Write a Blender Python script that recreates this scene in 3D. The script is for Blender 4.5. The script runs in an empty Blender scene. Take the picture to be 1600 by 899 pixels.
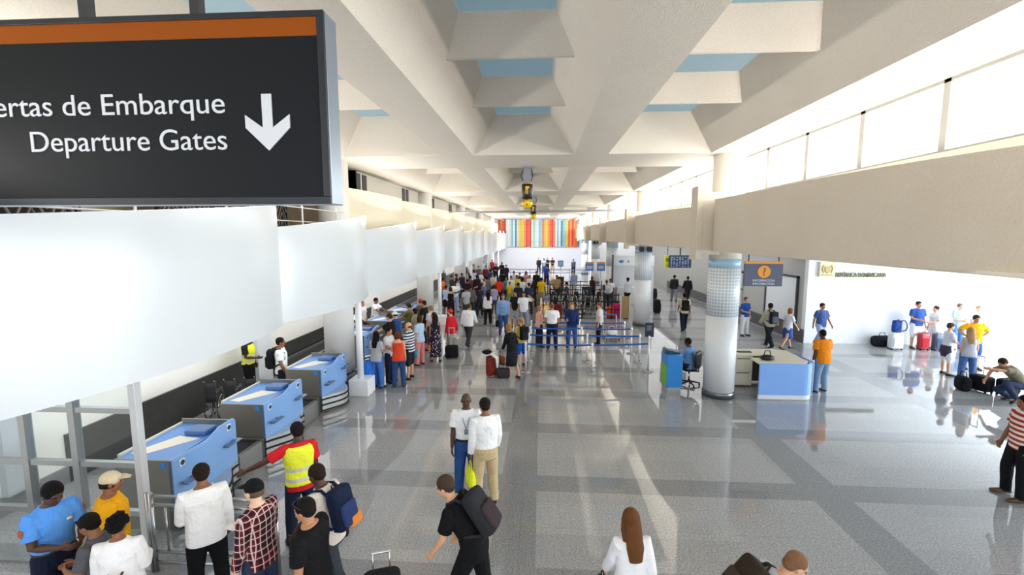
import bpy, bmesh, math, random
from mathutils import Vector, Matrix
from math import sin, cos, pi, radians, atan2, sqrt
random.seed(7)
SC = bpy.context.scene
COL = SC.collection
# ------------------------------------------------------------------ camera
F_PX, EYE = 720.0, 4.4
PITCH = math.atan(81.5 / F_PX)
YAW = math.atan(47 / F_PX * cos(PITCH))
cam_d = bpy.data.cameras.new('camera')
cam_d.sensor_width = 36.0
cam_d.lens = 36.0 * F_PX / 1600.0
cam_d.clip_start, cam_d.clip_end = 0.05, 400
cam = bpy.data.objects.new('camera', cam_d)
cam.location = (0, 0, EYE)
cam.rotation_euler = (pi / 2 - PITCH, 0, YAW)
COL.objects.link(cam)
SC.camera = cam
# ------------------------------------------------------------------ view, world, daylight
SC.view_settings.view_transform = 'Standard'
SC.view_settings.look = 'None'
SC.view_settings.gamma = 1.0
SC.view_settings.use_curve_mapping = False
SC.view_settings.exposure = 0.72
try:
    SC.cycles.use_denoising = True
    SC.cycles.max_bounces = 8
    SC.cycles.diffuse_bounces = 5
    SC.cycles.glossy_bounces = 3
    SC.cycles.transmission_bounces = 4
    SC.cycles.transparent_max_bounces = 12
    SC.cycles.caustics_reflective = False
    SC.cycles.caustics_refractive = False
    SC.cycles.sample_clamp_indirect = 6.0
except Exception:
    pass
wd = bpy.data.worlds.new('sky')
SC.world = wd
wd.use_nodes = True
wn = wd.node_tree.nodes
bg = wn['Background']
bg.inputs[0].default_value = (0.86, 0.93, 1.0, 1)
bg.inputs[1].default_value = 1.9

def area(name, loc, rot, sx, sy, power, col=(1, 1, 1)):
    l = bpy.data.lights.new(name, 'AREA')
    l.shape = 'RECTANGLE'; l.size = sx; l.size_y = sy; l.energy = power; l.color = col
    o = bpy.data.objects.new(name, l)
    o.location = loc; o.rotation_euler = rot
    COL.objects.link(o)
    return o
# daylight outside the clerestory glazing (right), the glass facade of the side hall; then a fill behind the viewer
area('daylight_clerestory', (6.3, 30, 6.1), (0, radians(92), 0), 1.5, 76, 2300, (1, 0.985, 0.95))
area('daylight_facade', (21.4, 10.5, 2.2), (0, radians(90), 0), 3.6, 17, 1900, (0.97, 0.985, 1))
area('fill_behind_viewer', (0, -8.6, 3.2), (radians(90), 0, 0), 15, 5, 50, (0.96, 0.98, 1))  # added fill for sides facing the viewer, no known window
# added up-lights brightening ceiling and parapet from both gallery edges, no known fittings
area('added_uplight_left', (-5.2, 30, 4.97), (0, radians(225), 0), 0.25, 60, 650, (1, 0.97, 0.92))
area('added_uplight_right', (5.05, 28, 5.36), (0, radians(145), 0), 0.25, 66, 750, (1, 0.96, 0.9))
# ceiling light strips under the check-in mezzanine
area('mezzanine_strip_light', (-7.0, 26, 2.84), (0, 0, 0), 2.2, 54, 360, (1, 0.98, 0.95))
area('corridor_fill', (8, 34, 3.95), (0, 0, 0), 4.6, 27, 300)  # added to brighten the corridor, not a known fitting
area('hall_end_fill', (-0.5, 52, 6.3), (radians(25), 0, 0), 7, 4, 1000)  # added fill to whiten the far wall and mural, no lamp known there

FWD = Vector((-sin(YAW) * cos(PITCH), cos(YAW) * cos(PITCH), -sin(PITCH)))
RGT = Vector((cos(YAW), sin(YAW), 0))
UPV = RGT.cross(FWD)
def ray(px, py):
    return FWD + RGT * ((px - 800) / F_PX) + UPV * ((449.5 - py) / F_PX)
def at(px, py, z=0.0):
    """the point at height z seen at a pixel of the 1600 x 899 photograph"""
    d = ray(px, py)
    return Vector((0, 0, EYE)) + d * ((z - EYE) / d.z)
def aty(px, py, y):
    d = ray(px, py)
    return Vector((0, 0, EYE)) + d * (y / d.y)
# ------------------------------------------------------------------ materials
def lin(h):
    if not isinstance(h, str): return tuple(h) + (1,)
    h = h.lstrip('#')
    v = [int(h[i:i + 2], 16) / 255 for i in (0, 2, 4)]
    return tuple(c / 12.92 if c <= 0.04045 else ((c + 0.055) / 1.055) ** 2.4 for c in v) + (1,)
_M = {}
def mat(color, rough=0.5, metal=0.0, bump=0.0, bscale=40.0, vary=0.0, spec=0.5, trans=0.0):
    key = ('p', color, rough, metal, bump, bscale, vary, spec, trans)
    if key in _M: return _M[key]
    m = bpy.data.materials.new('mat_%d' % len(_M)); m.use_nodes = True
    nt = m.node_tree; b = nt.nodes['Principled BSDF']
    b.inputs['Base Color'].default_value = lin(color)
    b.inputs['Roughness'].default_value = rough
    b.inputs['Metallic'].default_value = metal
    b.inputs['Specular IOR Level'].default_value = spec
    b.inputs['Transmission Weight'].default_value = trans
    if bump or vary:
        tc = nt.nodes.new('ShaderNodeTexCoord')
        nz = nt.nodes.new('ShaderNodeTexNoise'); nz.inputs['Scale'].default_value = bscale; nz.inputs['Detail'].default_value = 4
        nt.links.new(tc.outputs['Object'], nz.inputs['Vector'])
        if bump:
            bp = nt.nodes.new('ShaderNodeBump'); bp.inputs['Strength'].default_value = bump; bp.inputs['Distance'].default_value = 0.02
            nt.links.new(nz.outputs['Fac'], bp.inputs['Height']); nt.links.new(bp.outputs['Normal'], b.inputs['Normal'])
        if vary:
            mx = nt.nodes.new('ShaderNodeMix'); mx.data_type = 'RGBA'
            c = lin(color)
            mx.inputs[6].default_value = tuple(q * (1 - vary) for q in c[:3]) + (1,)
            mx.inputs[7].default_value = tuple(min(1, q * (1 + vary)) for q in c[:3]) + (1,)
            nt.links.new(nz.outputs['Fac'], mx.inputs[0]); nt.links.new(mx.outputs[2], b.inputs['Base Color'])
    _M[key] = m
    return m
def node_mat(key, build):
    if key in _M: return _M[key]
    m = bpy.data.materials.new('mat_%d' % len(_M)); m.use_nodes = True
    build(m.node_tree, m.node_tree.nodes['Principled BSDF'])
    _M[key] = m
    return m
def mth(nt, op, a, b=None):
    n = nt.nodes.new('ShaderNodeMath'); n.operation = op
    for i, v in enumerate((a, b)):
        if v is None: continue
        if isinstance(v, (int, float)): n.inputs[i].default_value = v
        else: nt.links.new(v, n.inputs[i])
    return n.outputs[0]
def mixc(nt, fac, a, b):
    n = nt.nodes.new('ShaderNodeMix'); n.data_type = 'RGBA'
    for i, v in ((0, fac), (6, a), (7, b)):
        if hasattr(v, 'links'): nt.links.new(v, n.inputs[i])
        else: n.inputs[i].default_value = v
    return n.outputs[2]
def band(nt, v, lo, hi):
    return mth(nt, 'MULTIPLY', mth(nt, 'GREATER_THAN', v, lo), mth(nt, 'LESS_THAN', v, hi))
def obj_xyz(nt):
    tc = nt.nodes.new('ShaderNodeTexCoord'); s = nt.nodes.new('ShaderNodeSeparateXYZ')
    nt.links.new(tc.outputs['Object'], s.inputs[0])
    return tc.outputs['Object'], s.outputs[0], s.outputs[1], s.outputs[2]
def fabric(color, pattern=None, c2='#ffffff', c3='#ffffff'):
    """woven cloth with soft folds; pattern: stripe, plaid, floral, vest"""
    def build(nt, b):
        co, x, y, z = obj_xyz(nt)
        b.inputs['Roughness'].default_value = 0.85
        b.inputs['Specular IOR Level'].default_value = 0.2
        a = lin(color)
        if pattern == 'stripe':
            f = mth(nt, 'GREATER_THAN', mth(nt, 'FRACT', mth(nt, 'MULTIPLY', z, 1 / 0.085)), 0.5)
            nt.links.new(mixc(nt, f, a, lin(c2)), b.inputs['Base Color'])
        elif pattern == 'plaid':
            fx = mth(nt, 'FRACT', mth(nt, 'MULTIPLY', x, 1 / 0.07)); fz = mth(nt, 'FRACT', mth(nt, 'MULTIPLY', z, 1 / 0.075)); fy = mth(nt, 'FRACT', mth(nt, 'MULTIPLY', y, 1 / 0.07))
            d = mth(nt, 'MULTIPLY', mth(nt, 'ADD', mth(nt, 'ADD', mth(nt, 'LESS_THAN', fx, 0.42), mth(nt, 'LESS_THAN', fz, 0.42)), mth(nt, 'LESS_THAN', fy, 0.3)), 0.45)
            c = mixc(nt, d, a, lin(c2))
            w = mth(nt, 'MAXIMUM', mth(nt, 'MAXIMUM', band(nt, fx, 0.6, 0.72), band(nt, fz, 0.6, 0.72)), band(nt, fy, 0.6, 0.7))
            nt.links.new(mixc(nt, mth(nt, 'MULTIPLY', w, 0.75), c, lin(c3)), b.inputs['Base Color'])
        elif pattern == 'floral':
            v = nt.nodes.new('ShaderNodeTexVoronoi'); v.inputs['Scale'].default_value = 14
            nt.links.new(co, v.inputs['Vector'])
            f = mth(nt, 'LESS_THAN', v.outputs['Distance'], 0.33)
            c = mixc(nt, mth(nt, 'GREATER_THAN', v.outputs['Distance'], 0.2), lin(c3), lin(c2))
            nt.links.new(mixc(nt, f, a, c), b.inputs['Base Color'])
        elif pattern == 'vest':
            f = mth(nt, 'MAXIMUM', band(nt, z, 1.0, 1.05), band(nt, z, 1.14, 1.19))
            nt.links.new(mixc(nt, f, a, lin(c2)), b.inputs['Base Color'])
        else:
            b.inputs['Base Color'].default_value = a
        nz = nt.nodes.new('ShaderNodeTexNoise'); nz.inputs['Scale'].default_value = 9; nz.inputs['Detail'].default_value = 3
        nt.links.new(co, nz.inputs['Vector'])
        bp = nt.nodes.new('ShaderNodeBump'); bp.inputs['Strength'].default_value = 0.7; bp.inputs['Distance'].default_value = 0.05
        nt.links.new(nz.outputs['Fac'], bp.inputs['Height']); nt.links.new(bp.outputs['Normal'], b.inputs['Normal'])
    return node_mat(('fab', color, pattern, c2, c3), build)

STEEL = mat('#b9bbbd', 0.28, 1.0)
STEEL_D = mat('#6c6c6a', 0.38, 0.85, 0.0, 30, 0.12)
CHROME = mat('#e2e4e6', 0.12, 1.0)
BLACK = mat('#0c0c0e', 0.45)
RUBBER = mat('#101010', 0.8)
DKGREY = mat('#2b2d31', 0.5)
WHITE = mat('#f1f2f4', 0.45)
WHITE_GLOSS = mat('#cfd3d7', 0.22, 0, 0.02, 1.2)
CREAM = mat('#e6ddc8', 0.7, 0, 0.15, 30, 0.06)
PLASTER = mat('#e9e7e2', 0.8, 0, 0.05, 20, 0.03)
def concrete(key, c1, c2):
    def build(nt, b):
        co, x, y, z = obj_xyz(nt)
        n1 = nt.nodes.new('ShaderNodeTexNoise'); n1.inputs['Scale'].default_value = 0.9; n1.inputs['Detail'].default_value = 6
        n2 = nt.nodes.new('ShaderNodeTexNoise'); n2.inputs['Scale'].default_value = 55; n2.inputs['Detail'].default_value = 3
        for n in (n1, n2): nt.links.new(co, n.inputs['Vector'])
        c = mixc(nt, n1.outputs['Fac'], lin(c1), lin(c2))
        nt.links.new(mixc(nt, mth(nt, 'MULTIPLY', n2.outputs['Fac'], 0.3), c, lin('#77705f')), b.inputs['Base Color'])
        b.inputs['Roughness'].default_value = 0.9; b.inputs['Specular IOR Level'].default_value = 0.15
        bp = nt.nodes.new('ShaderNodeBump'); bp.inputs['Strength'].default_value = 0.35; bp.inputs['Distance'].default_value = 0.02
        nt.links.new(n2.outputs['Fac'], bp.inputs['Height']); nt.links.new(bp.outputs['Normal'], b.inputs['Normal'])
    return node_mat(key, build)
CONCRETE = concrete('ceil', '#dfd6ca', '#eae2d7')
CONCRETE_P = concrete('par', '#d6cab9', '#e2d7c7')
def glass_build(tint, gl, amount=0.92):
    def build(nt, b):
        out = nt.nodes['Material Output']
        tr = nt.nodes.new('ShaderNodeBsdfTransparent'); tr.inputs[0].default_value = tint
        g = nt.nodes.new('ShaderNodeBsdfGlossy'); g.inputs['Roughness'].default_value = 0.03; g.inputs[0].default_value = (1, 1, 1, 1)
        lw = nt.nodes.new('ShaderNodeLayerWeight'); lw.inputs['Blend'].default_value = 0.5
        fr = mth(nt, 'ADD', mth(nt, 'MULTIPLY', mth(nt, 'POWER', lw.outputs['Facing'], 5.0), 0.9), 0.03)
        mx = nt.nodes.new('ShaderNodeMixShader')
        nt.links.new(mth(nt, 'MULTIPLY', fr, amount), mx.inputs[0]); nt.links.new(tr.outputs[0], mx.inputs[1]); nt.links.new(g.outputs[0], mx.inputs[2])
        nt.links.new(mx.outputs[0], out.inputs['Surface'])
    return build
GLASS = node_mat('glass', glass_build((0.93, 0.96, 0.96, 1), 1.45))
GLASS_G = node_mat('glassg', glass_build((0.8, 0.86, 0.86, 1), 1.5))
def skylight_build(nt, b):
    out = nt.nodes['Material Output']
    t = nt.nodes.new('ShaderNodeBsdfTranslucent'); t.inputs[0].default_value = lin('#b4c6cc')
    d = nt.nodes.new('ShaderNodeBsdfDiffuse'); d.inputs[0].default_value = lin('#a3b3b9')
    mx = nt.nodes.new('ShaderNodeMixShader'); mx.inputs[0].default_value = 0.6
    nt.links.new(t.outputs[0], mx.inputs[1]); nt.links.new(d.outputs[0], mx.inputs[2]); nt.links.new(mx.outputs[0], out.inputs['Surface'])
SKYLIGHT = node_mat('skylight', skylight_build)
def floor_build(nt, b):
    co, x, y, z = obj_xyz(nt)
    def stripes(v, start, period, w):
        f = mth(nt, 'FRACT', mth(nt, 'MULTIPLY', mth(nt, 'ADD', v, -start + 50 * period), 1 / period))
        return mth(nt, 'LESS_THAN', f, w / period)
    ty = stripes(y, 7.54, 2.38, 0.53)
    lx = stripes(x, -0.70, 5.25, 0.64)
    dk = mth(nt, 'MAXIMUM', ty, lx)
    # second, mid-tone stone in every other panel
    px_ = mth(nt, 'FLOOR', mth(nt, 'MULTIPLY', mth(nt, 'ADD', x, 52.56), 1 / 1.5)); py_ = mth(nt, 'FLOOR', mth(nt, 'MULTIPLY', y, 1 / 0.8))
    wn_ = nt.nodes.new('ShaderNodeTexWhiteNoise'); wn_.noise_dimensions = '2D'
    cb = nt.nodes.new('ShaderNodeCombineXYZ'); nt.links.new(px_, cb.inputs[0]); nt.links.new(py_, cb.inputs[1]); nt.links.new(cb.outputs[0], wn_.inputs[0])
    n1 = nt.nodes.new('ShaderNodeTexNoise'); n1.inputs['Scale'].default_value = 38; n1.inputs['Detail'].default_value = 5; n1.inputs['Roughness'].default_value = 0.8
    n2 = nt.nodes.new('ShaderNodeTexVoronoi'); n2.inputs['Scale'].default_value = 42
    nt.links.new(co, n1.inputs['Vector']); nt.links.new(co, n2.inputs['Vector'])
    light = mixc(nt, wn_.outputs[0], lin('#c0c0c2'), lin('#cbcbcc'))
    base = mixc(nt, dk, light, lin('#a6a7aa'))
    sp = mth(nt, 'ADD', mth(nt, 'MULTIPLY', n1.outputs['Fac'], 3.2), -1.15)
    base = mixc(nt, mth(nt, 'MULTIPLY', mth(nt, 'MAXIMUM', mth(nt, 'MINIMUM', mth(nt, 'SUBTRACT', 1.0, sp), 1.0), 0.0), 0.66), base, lin('#2c2b2a'))
    fl = mth(nt, 'LESS_THAN', n2.outputs['Distance'], 0.22)
    base = mixc(nt, mth(nt, 'MULTIPLY', fl, 0.35), base, lin('#d8d6d2'))
    jx = mth(nt, 'LESS_THAN', mth(nt, 'FRACT', mth(nt, 'MULTIPLY', mth(nt, 'ADD', x, 50.7), 1 / 0.6)), 0.008)
    jy = mth(nt, 'LESS_THAN', mth(nt, 'FRACT', mth(nt, 'MULTIPLY', mth(nt, 'ADD', y, 0.0), 1 / 0.595)), 0.008)
    base = mixc(nt, mth(nt, 'MULTIPLY', mth(nt, 'MAXIMUM', jx, jy), 0.4), base, lin('#545557'))
    nt.links.new(base, b.inputs['Base Color'])
    b.inputs['Roughness'].default_value = 0.09
    b.inputs['IOR'].default_value = 1.62
    n3 = nt.nodes.new('ShaderNodeTexNoise'); n3.inputs['Scale'].default_value = 1.1; nt.links.new(co, n3.inputs['Vector'])
    nt.links.new(mth(nt, 'ADD', mth(nt, 'MULTIPLY', n3.outputs['Fac'], 0.035), 0.02), b.inputs['Roughness'])
FLOOR = node_mat('floor', floor_build)
# ------------------------------------------------------------------ mesh helpers
def link(name, me, parent=None):
    o = bpy.data.objects.new(name, me)
    COL.objects.link(o)
    if parent: o.parent = parent
    return o
def done(name, bm, m, parent=None, smooth=False, loc=None):
    bmesh.ops.recalc_face_normals(bm, faces=bm.faces[:])
    me = bpy.data.meshes.new(name); bm.to_mesh(me); bm.free()
    ms = m if isinstance(m, (list, tuple)) else [m]
    for q in ms: me.materials.append(q)
    if smooth:
        me.polygons.foreach_set('use_smooth', [True] * len(me.polygons))
    o = link(name, me, parent)
    if loc is not None: o.location = loc
    return o
def box(bm, x0, x1, y0, y1, z0, z1, bev=0.0, mi=0):
    vs = [bm.verts.new(p) for p in ((x0, y0, z0), (x1, y0, z0), (x1, y1, z0), (x0, y1, z0), (x0, y0, z1), (x1, y0, z1), (x1, y1, z1), (x0, y1, z1))]
    fs = [bm.faces.new([vs[i] for i in q]) for q in ((3, 2, 1, 0), (4, 5, 6, 7), (0, 1, 5, 4), (1, 2, 6, 5), (2, 3, 7, 6), (3, 0, 4, 7))]
    for f in fs: f.material_index = mi
    if bev:
        es = list({e for f in fs for e in f.edges})
        bmesh.ops.bevel(bm, geom=es, offset=bev, segments=2, affect='EDGES', profile=0.5)
    return vs
def boxo(name, x0, x1, y0, y1, z0, z1, m, parent=None, bev=0.0):
    bm = bmesh.new(); box(bm, x0, x1, y0, y1, z0, z1, bev)
    return done(name, bm, m, parent)
def loft(bm, rings, n=12, cap=True, mi=0, power=2.0):
    """rings: (centre, axis u, axis v) with the half sizes in u and v"""
    L = []
    for c, u, v in rings:
        r = []
        for i in range(n):
            t = 2 * pi * i / n
            ct, st = cos(t), sin(t)
            if power != 2.0:
                ct = abs(ct) ** (2 / power) * (1 if ct >= 0 else -1); st = abs(st) ** (2 / power) * (1 if st >= 0 else -1)
            r.append(bm.verts.new(c + u * ct + v * st))
        L.append(r)
    for a, b in zip(L, L[1:]):
        for i in range(n):
            f = bm.faces.new((a[i], a[(i + 1) % n], b[(i + 1) % n], b[i])); f.material_index = mi
    if cap:
        f = bm.faces.new(L[0][::-1]); f.material_index = mi
        f = bm.faces.new(L[-1]); f.material_index = mi
def frame_of(d):
    d = d.normalized()
    ref = Vector((0, 1, 0)) if abs(d.y) < 0.9 else Vector((1, 0, 0))
    u = ref.cross(d).normalized()
    return u, d.cross(u).normalized()
def tube(bm, pts, rad, n=10, rnd=True, mi=0):
    pts = [Vector(p) for p in pts]
    if not isinstance(rad, (list, tuple)): rad = [rad] * len(pts)
    rings = []
    N = len(pts)
    u = None
    for i, p in enumerate(pts):
        d = (pts[min(i + 1, N - 1)] - pts[max(i - 1, 0)]).normalized()
        if u is None: u, v = frame_of(d)
        else:
            u = (u - d * u.dot(d)).normalized(); v = d.cross(u)
        r = rad[i]
        if rnd and i == 0:
            for k in (0.95, 0.7, 0.3): rings.append((p - d * r * k, u * r * sqrt(1 - k * k), v * r * sqrt(1 - k * k)))
        rings.append((p, u * r, v * r))
        if rnd and i == N - 1:
            for k in (0.3, 0.7, 0.95): rings.append((p + d * r * k, u * r * sqrt(1 - k * k), v * r * sqrt(1 - k * k)))
    loft(bm, rings, n, mi=mi)
def ell(bm, c, rx, ry, rz, R=None, n=14, m=9, mi=0):
    R = R or Matrix.Identity(3)
    rings = []
    for j in range(1, m):
        t = -pi / 2 + pi * j / m
        rings.append((Vector(c) + R @ Vector((0, 0, sin(t) * rz)), R @ Vector((cos(t) * rx, 0, 0)), R @ Vector((0, cos(t) * ry, 0))))
    rings.insert(0, (Vector(c) + R @ Vector((0, 0, -rz * 0.995)), R @ Vector((rx * .08, 0, 0)), R @ Vector((0, ry * .08, 0))))
    rings.append((Vector(c) + R @ Vector((0, 0, rz * 0.995)), R @ Vector((rx * .08, 0, 0)), R @ Vector((0, ry * .08, 0))))
    loft(bm, rings, n, mi=mi)
def cyl(bm, c, r, h, n=24, r2=None, mi=0):
    """upright cylinder from c up by h"""
    c = Vector(c); r2 = r if r2 is None else r2
    loft(bm, [(c, Vector((r, 0, 0)), Vector((0, r, 0))), (c + Vector((0, 0, h)), Vector((r2, 0, 0)), Vector((0, r2, 0)))], n, mi=mi)
def lathe(bm, prof, c=(0, 0, 0), n=24, mi=0):
    c = Vector(c)
    loft(bm, [(c + Vector((0, 0, z)), Vector((r, 0, 0)), Vector((0, r, 0))) for r, z in prof], n, mi=mi)
def prism(bm, poly, axis, a, b, mi=0):
    """poly of 2D points extruded along axis from a to b; axis x: (y,z), y: (x,z), z: (x,y)"""
    def P(p, t):
        return {'x': (t, p[0], p[1]), 'y': (p[0], t, p[1]), 'z': (p[0], p[1], t)}[axis]
    A = [bm.verts.new(P(p, a)) for p in poly]; B = [bm.verts.new(P(p, b)) for p in poly]
    n = len(poly)
    fs = [bm.faces.new(A), bm.faces.new(B[::-1])] + [bm.faces.new((A[i], A[(i + 1) % n], B[(i + 1) % n], B[i])) for i in range(n)]
    for f in fs: f.material_index = mi
def thing(name, label, cat, loc=(0, 0, 0), rz=0.0, group=None):
    o = bpy.data.objects.new(name, None); COL.objects.link(o)
    o.empty_display_size = 0.1
    o.location = loc; o.rotation_euler = (0, 0, rz)
    o['label'] = label; o['category'] = cat
    if group: o['group'] = group
    return o
def tag(o, label, cat, group=None):
    o['label'] = label; o['category'] = cat
    if group: o['group'] = group
    return o
def struct(o):
    o['kind'] = 'structure'
    return o
def copy_tree(o, parent=None):
    c = o.copy(); COL.objects.link(c)
    if parent: c.parent = parent
    for ch in list(KIDS.get(o.name, [])): copy_tree(ch, c)
    return c
KIDS = {}
def index_kids():
    KIDS.clear()
    for o in COL.objects:
        if o.parent: KIDS.setdefault(o.parent.name, []).append(o)
def text_mesh(name, s, size, m, parent=None, loc=(0, 0, 0), rot=(pi / 2, 0, 0), align='LEFT', depth=0.006, xscale=1.0, bold=0.0):
    cu = bpy.data.curves.new(name, 'FONT'); cu.body = s; cu.size = size; cu.extrude = depth; cu.align_x = align; cu.offset = bold
    o = bpy.data.objects.new(name, cu); COL.objects.link(o)
    me = bpy.data.meshes.new_from_object(o.evaluated_get(bpy.context.evaluated_depsgraph_get()))
    COL.objects.unlink(o); bpy.data.objects.remove(o)
    me.materials.clear(); me.materials.append(m)
    q = link(name, me, parent)
    q.location = loc; q.rotation_euler = rot; q.scale = (xscale, 1, 1)
    return q
# ================================================================== SETTING
PITCHY = 10.1
Y0 = 12.4                      # near edge of the first transverse beam
Y_END = 62.0
struct(boxo('floor', -9.2, 22.0, -9.0, Y_END + 0.3, -0.2, 0.0, FLOOR))
# coffered concrete ceiling
bm = bmesh.new()
ZB, ZR, ZT = 6.5, 7.03, 7.45
chans = [(-9.72, -6.21), (-5.345, -2.69), (-1.825, 0.83), (1.695, 4.30)]
def quad(*ps):
    bm.faces.new([bm.verts.new(p) for p in ps])
sky_spots = []
for k in range(-2, 5):
    # the bay over the viewer is one coffer longer than the others
    bay = [(-9.0, -7.5, -0.6), (-0.6, 2.0, 12.4)][k + 2] if k < 0 else (Y0 + PITCHY * k, Y0 + PITCHY * k + 2.3, Y0 + PITCHY * (k + 1))
    yb, ya, ye = bay
    nc = 4 if k == -1 else 3
    quad((-9.2, yb, ZB), (5.45, yb, ZB), (5.45, ya, ZB), (-9.2, ya, ZB))
    for xa, xb in ((-6.21, -5.345), (-2.69, -1.825), (0.83, 1.695), (4.30, 5.45)):
        quad((xa, ya, ZB), (xb, ya, ZB), (xb, ye, ZB), (xa, ye, ZB))
    quad((-9.2, ya, ZB), (-6.21, ya, ZB), (-6.21, ye, ZB), (-9.2, ye, ZB))
    cell = (ye - ya) / nc
    for xa, xb in chans[1:]:
        w = 0.66; wr = w * (ZR - ZB) / (ZT - ZB)
        for c in range(nc):
            y0, y1 = ya + c * cell, ya + (c + 1) * cell
            d0 = 0.35 if c == 0 else 0.55
            d1 = 0.35 if c == nc - 1 else 0.55
            s0, s1 = (0 if c == 0 else 0.035), (0 if c == nc - 1 else 0.035)
            for X, s in ((xa, 1), (xb, -1)):
                pts = [(X, y0, ZB), (X, y1, ZB)]
                if c != nc - 1: pts += [(X + s * wr, y1, ZR), (X + s * wr, y1 - s1, ZR)]
                pts += [(X + s * w, y1 - d1, ZT), (X + s * w, y0 + d0, ZT)]
                if c != 0: pts += [(X + s * wr, y0 + s0, ZR), (X + s * wr, y0, ZR)]
                quad(*pts)
            for yy, d, z, ww, e in ((y0, d0, ZB if c == 0 else ZR, 0 if c == 0 else wr, s0), (y1, -d1, ZB if c == nc - 1 else ZR, 0 if c == nc - 1 else wr, -s1)):
                quad((xa + ww, yy + e, z), (xb - ww, yy + e, z), (xb - w, yy + d, ZT), (xa + w, yy + d, ZT))
                if e: quad((xa + ww, yy, ZR), (xb - ww, yy, ZR), (xb - ww, yy + e, ZR), (xa + ww, yy + e, ZR))
            sky_spots.append((xa + w, xb - w, y0 + d0, y1 - d1, k))
bmesh.ops.remove_doubles(bm, verts=bm.verts, dist=1e-4)
struct(done('ceiling', bm, CONCRETE))
n = 1
for x0, x1, y0, y1, k in sky_spots:
    if y1 < 2: continue
    o = boxo('window_%d' % n, x0 - .12, x1 + .12, y0 - .12, y1 + .12, ZT + .004, ZT + .03, SKYLIGHT); struct(o); n += 1
bm = bmesh.new()                # small dark lamp bracket seen in the skylight opening
NWIN = n
# walls of the hall
LX = -8.45
bm = bmesh.new()
box(bm, LX - .25, LX, -9, Y_END, 0, 6.5)
struct(done('wall_left', bm, PLASTER))
struct(boxo('trim_1', LX, LX + .05, 7.3, Y_END, 0.0, 0.88, mat('#3c3c3b', 0.35, 0, 0, 6, 0.25)))
struct(boxo('trim_2', LX, LX + .04, -9, 7.3, 0.0, 0.3, mat('#8f9092', 0.6)))
struct(boxo('trim_3', LX, LX + .12, 6.3, 6.75, 0.3, 2.9, mat('#b9bec6', 0.5)))
struct(boxo('trim_4', LX + .0, LX + .16, 12.7, 13.4, 0.0, 2.86, mat('#dfe2e6', 0.5)))
bm = bmesh.new(); box(bm, -9.2, 5.5, Y_END, Y_END + .3, 0, 7.2)
struct(done('wall_back', bm, mat('#e3e6f0', 0.75)))
# mezzanine slab over the check-in hall
struct(boxo('mezzanine_slab', LX, -5.15, -9, Y_END, 2.86, 3.2, WHITE))
# upper wall of the mezzanine
bm = bmesh.new()
box(bm, -6.35, -6.1, 14.9, Y_END, 5.0, 6.5)
o = struct(done('wall_upper', bm, mat('#d9d3c8', 0.85, 0, 0.1, 20, 0.05)))
for k in range(4):
    yb = 13.0 + 5.05 * k
    for j in range(2):
        struct(boxo('trim_%d' % (10 + 2 * k + j), -6.1, -6.07, yb + 2.0 + j * .55, yb + 2.35 + j * .55, 5.85, 6.44, mat('#151414', .5)))
struct(boxo('wall_mezzanine', LX, LX + .1, -4, 14.9, 3.2, 6.5, mat('#cdbfa4', 0.85, 0, 0.1, 8, 0.08)))
struct(boxo('wall_mezzanine_end', LX, -6.1, 14.9, 15.1, 3.2, 6.5, mat('#cdbfa4', 0.85, 0, 0.1, 8, 0.08)))
# clerestory wall (right)
bm = bmesh.new()
box(bm, 5.3, 5.55, -9, Y_END, 6.48, 7.2)
box(bm, 5.3, 5.55, -9, Y_END, 4.2, 5.5)
box(bm, 4.95, 5.3, -9, Y_END, 5.2, 5.32)
struct(done('wall_right', bm, mat('#e8e1d3', 0.8, 0, 0.1, 25, 0.04)))
FR = mat('#a5a29c', 0.5, 0.2)
def clerestory(y0, y1, num):
    w = struct(link('window_%d' % num, None))
    f = bmesh.new()
    box(f, 5.38, 5.46, y0, y1, 6.43, 6.48); box(f, 5.37, 5.47, y0, y1, 5.5, 5.54)
    nn = 6
    for i in range(nn + 1):
        yy = y0 + (y1 - y0) * i / nn
        box(f, 5.38, 5.44, yy - .055, yy + .055, 5.5, 6.48)
    done('window_frame', f, FR, w)
    for i in range(nn):
        a, b = y0 + (y1 - y0) * i / nn + .035, y0 + (y1 - y0) * (i + 1) / nn - .035
        boxo('pane', 5.41, 5.425, a, b, 5.55, 6.42, GLASS, w)
for k in range(-1, 5):
    clerestory(13.6 + PITCHY * k, 23.41 + PITCHY * k, NWIN + k + 1)
    struct(boxo('wall_pier', 5.3, 5.55, 23.41 + PITCHY * k, 23.7 + PITCHY * k, 5.5, 6.48, mat('#e8e1d3', 0.8, 0, 0.1, 25, 0.04)))
# roof of the lower side hall
struct(boxo('roof', 4.9, 21.5, -9, Y_END, 4.02, 4.2, WHITE))
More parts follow.
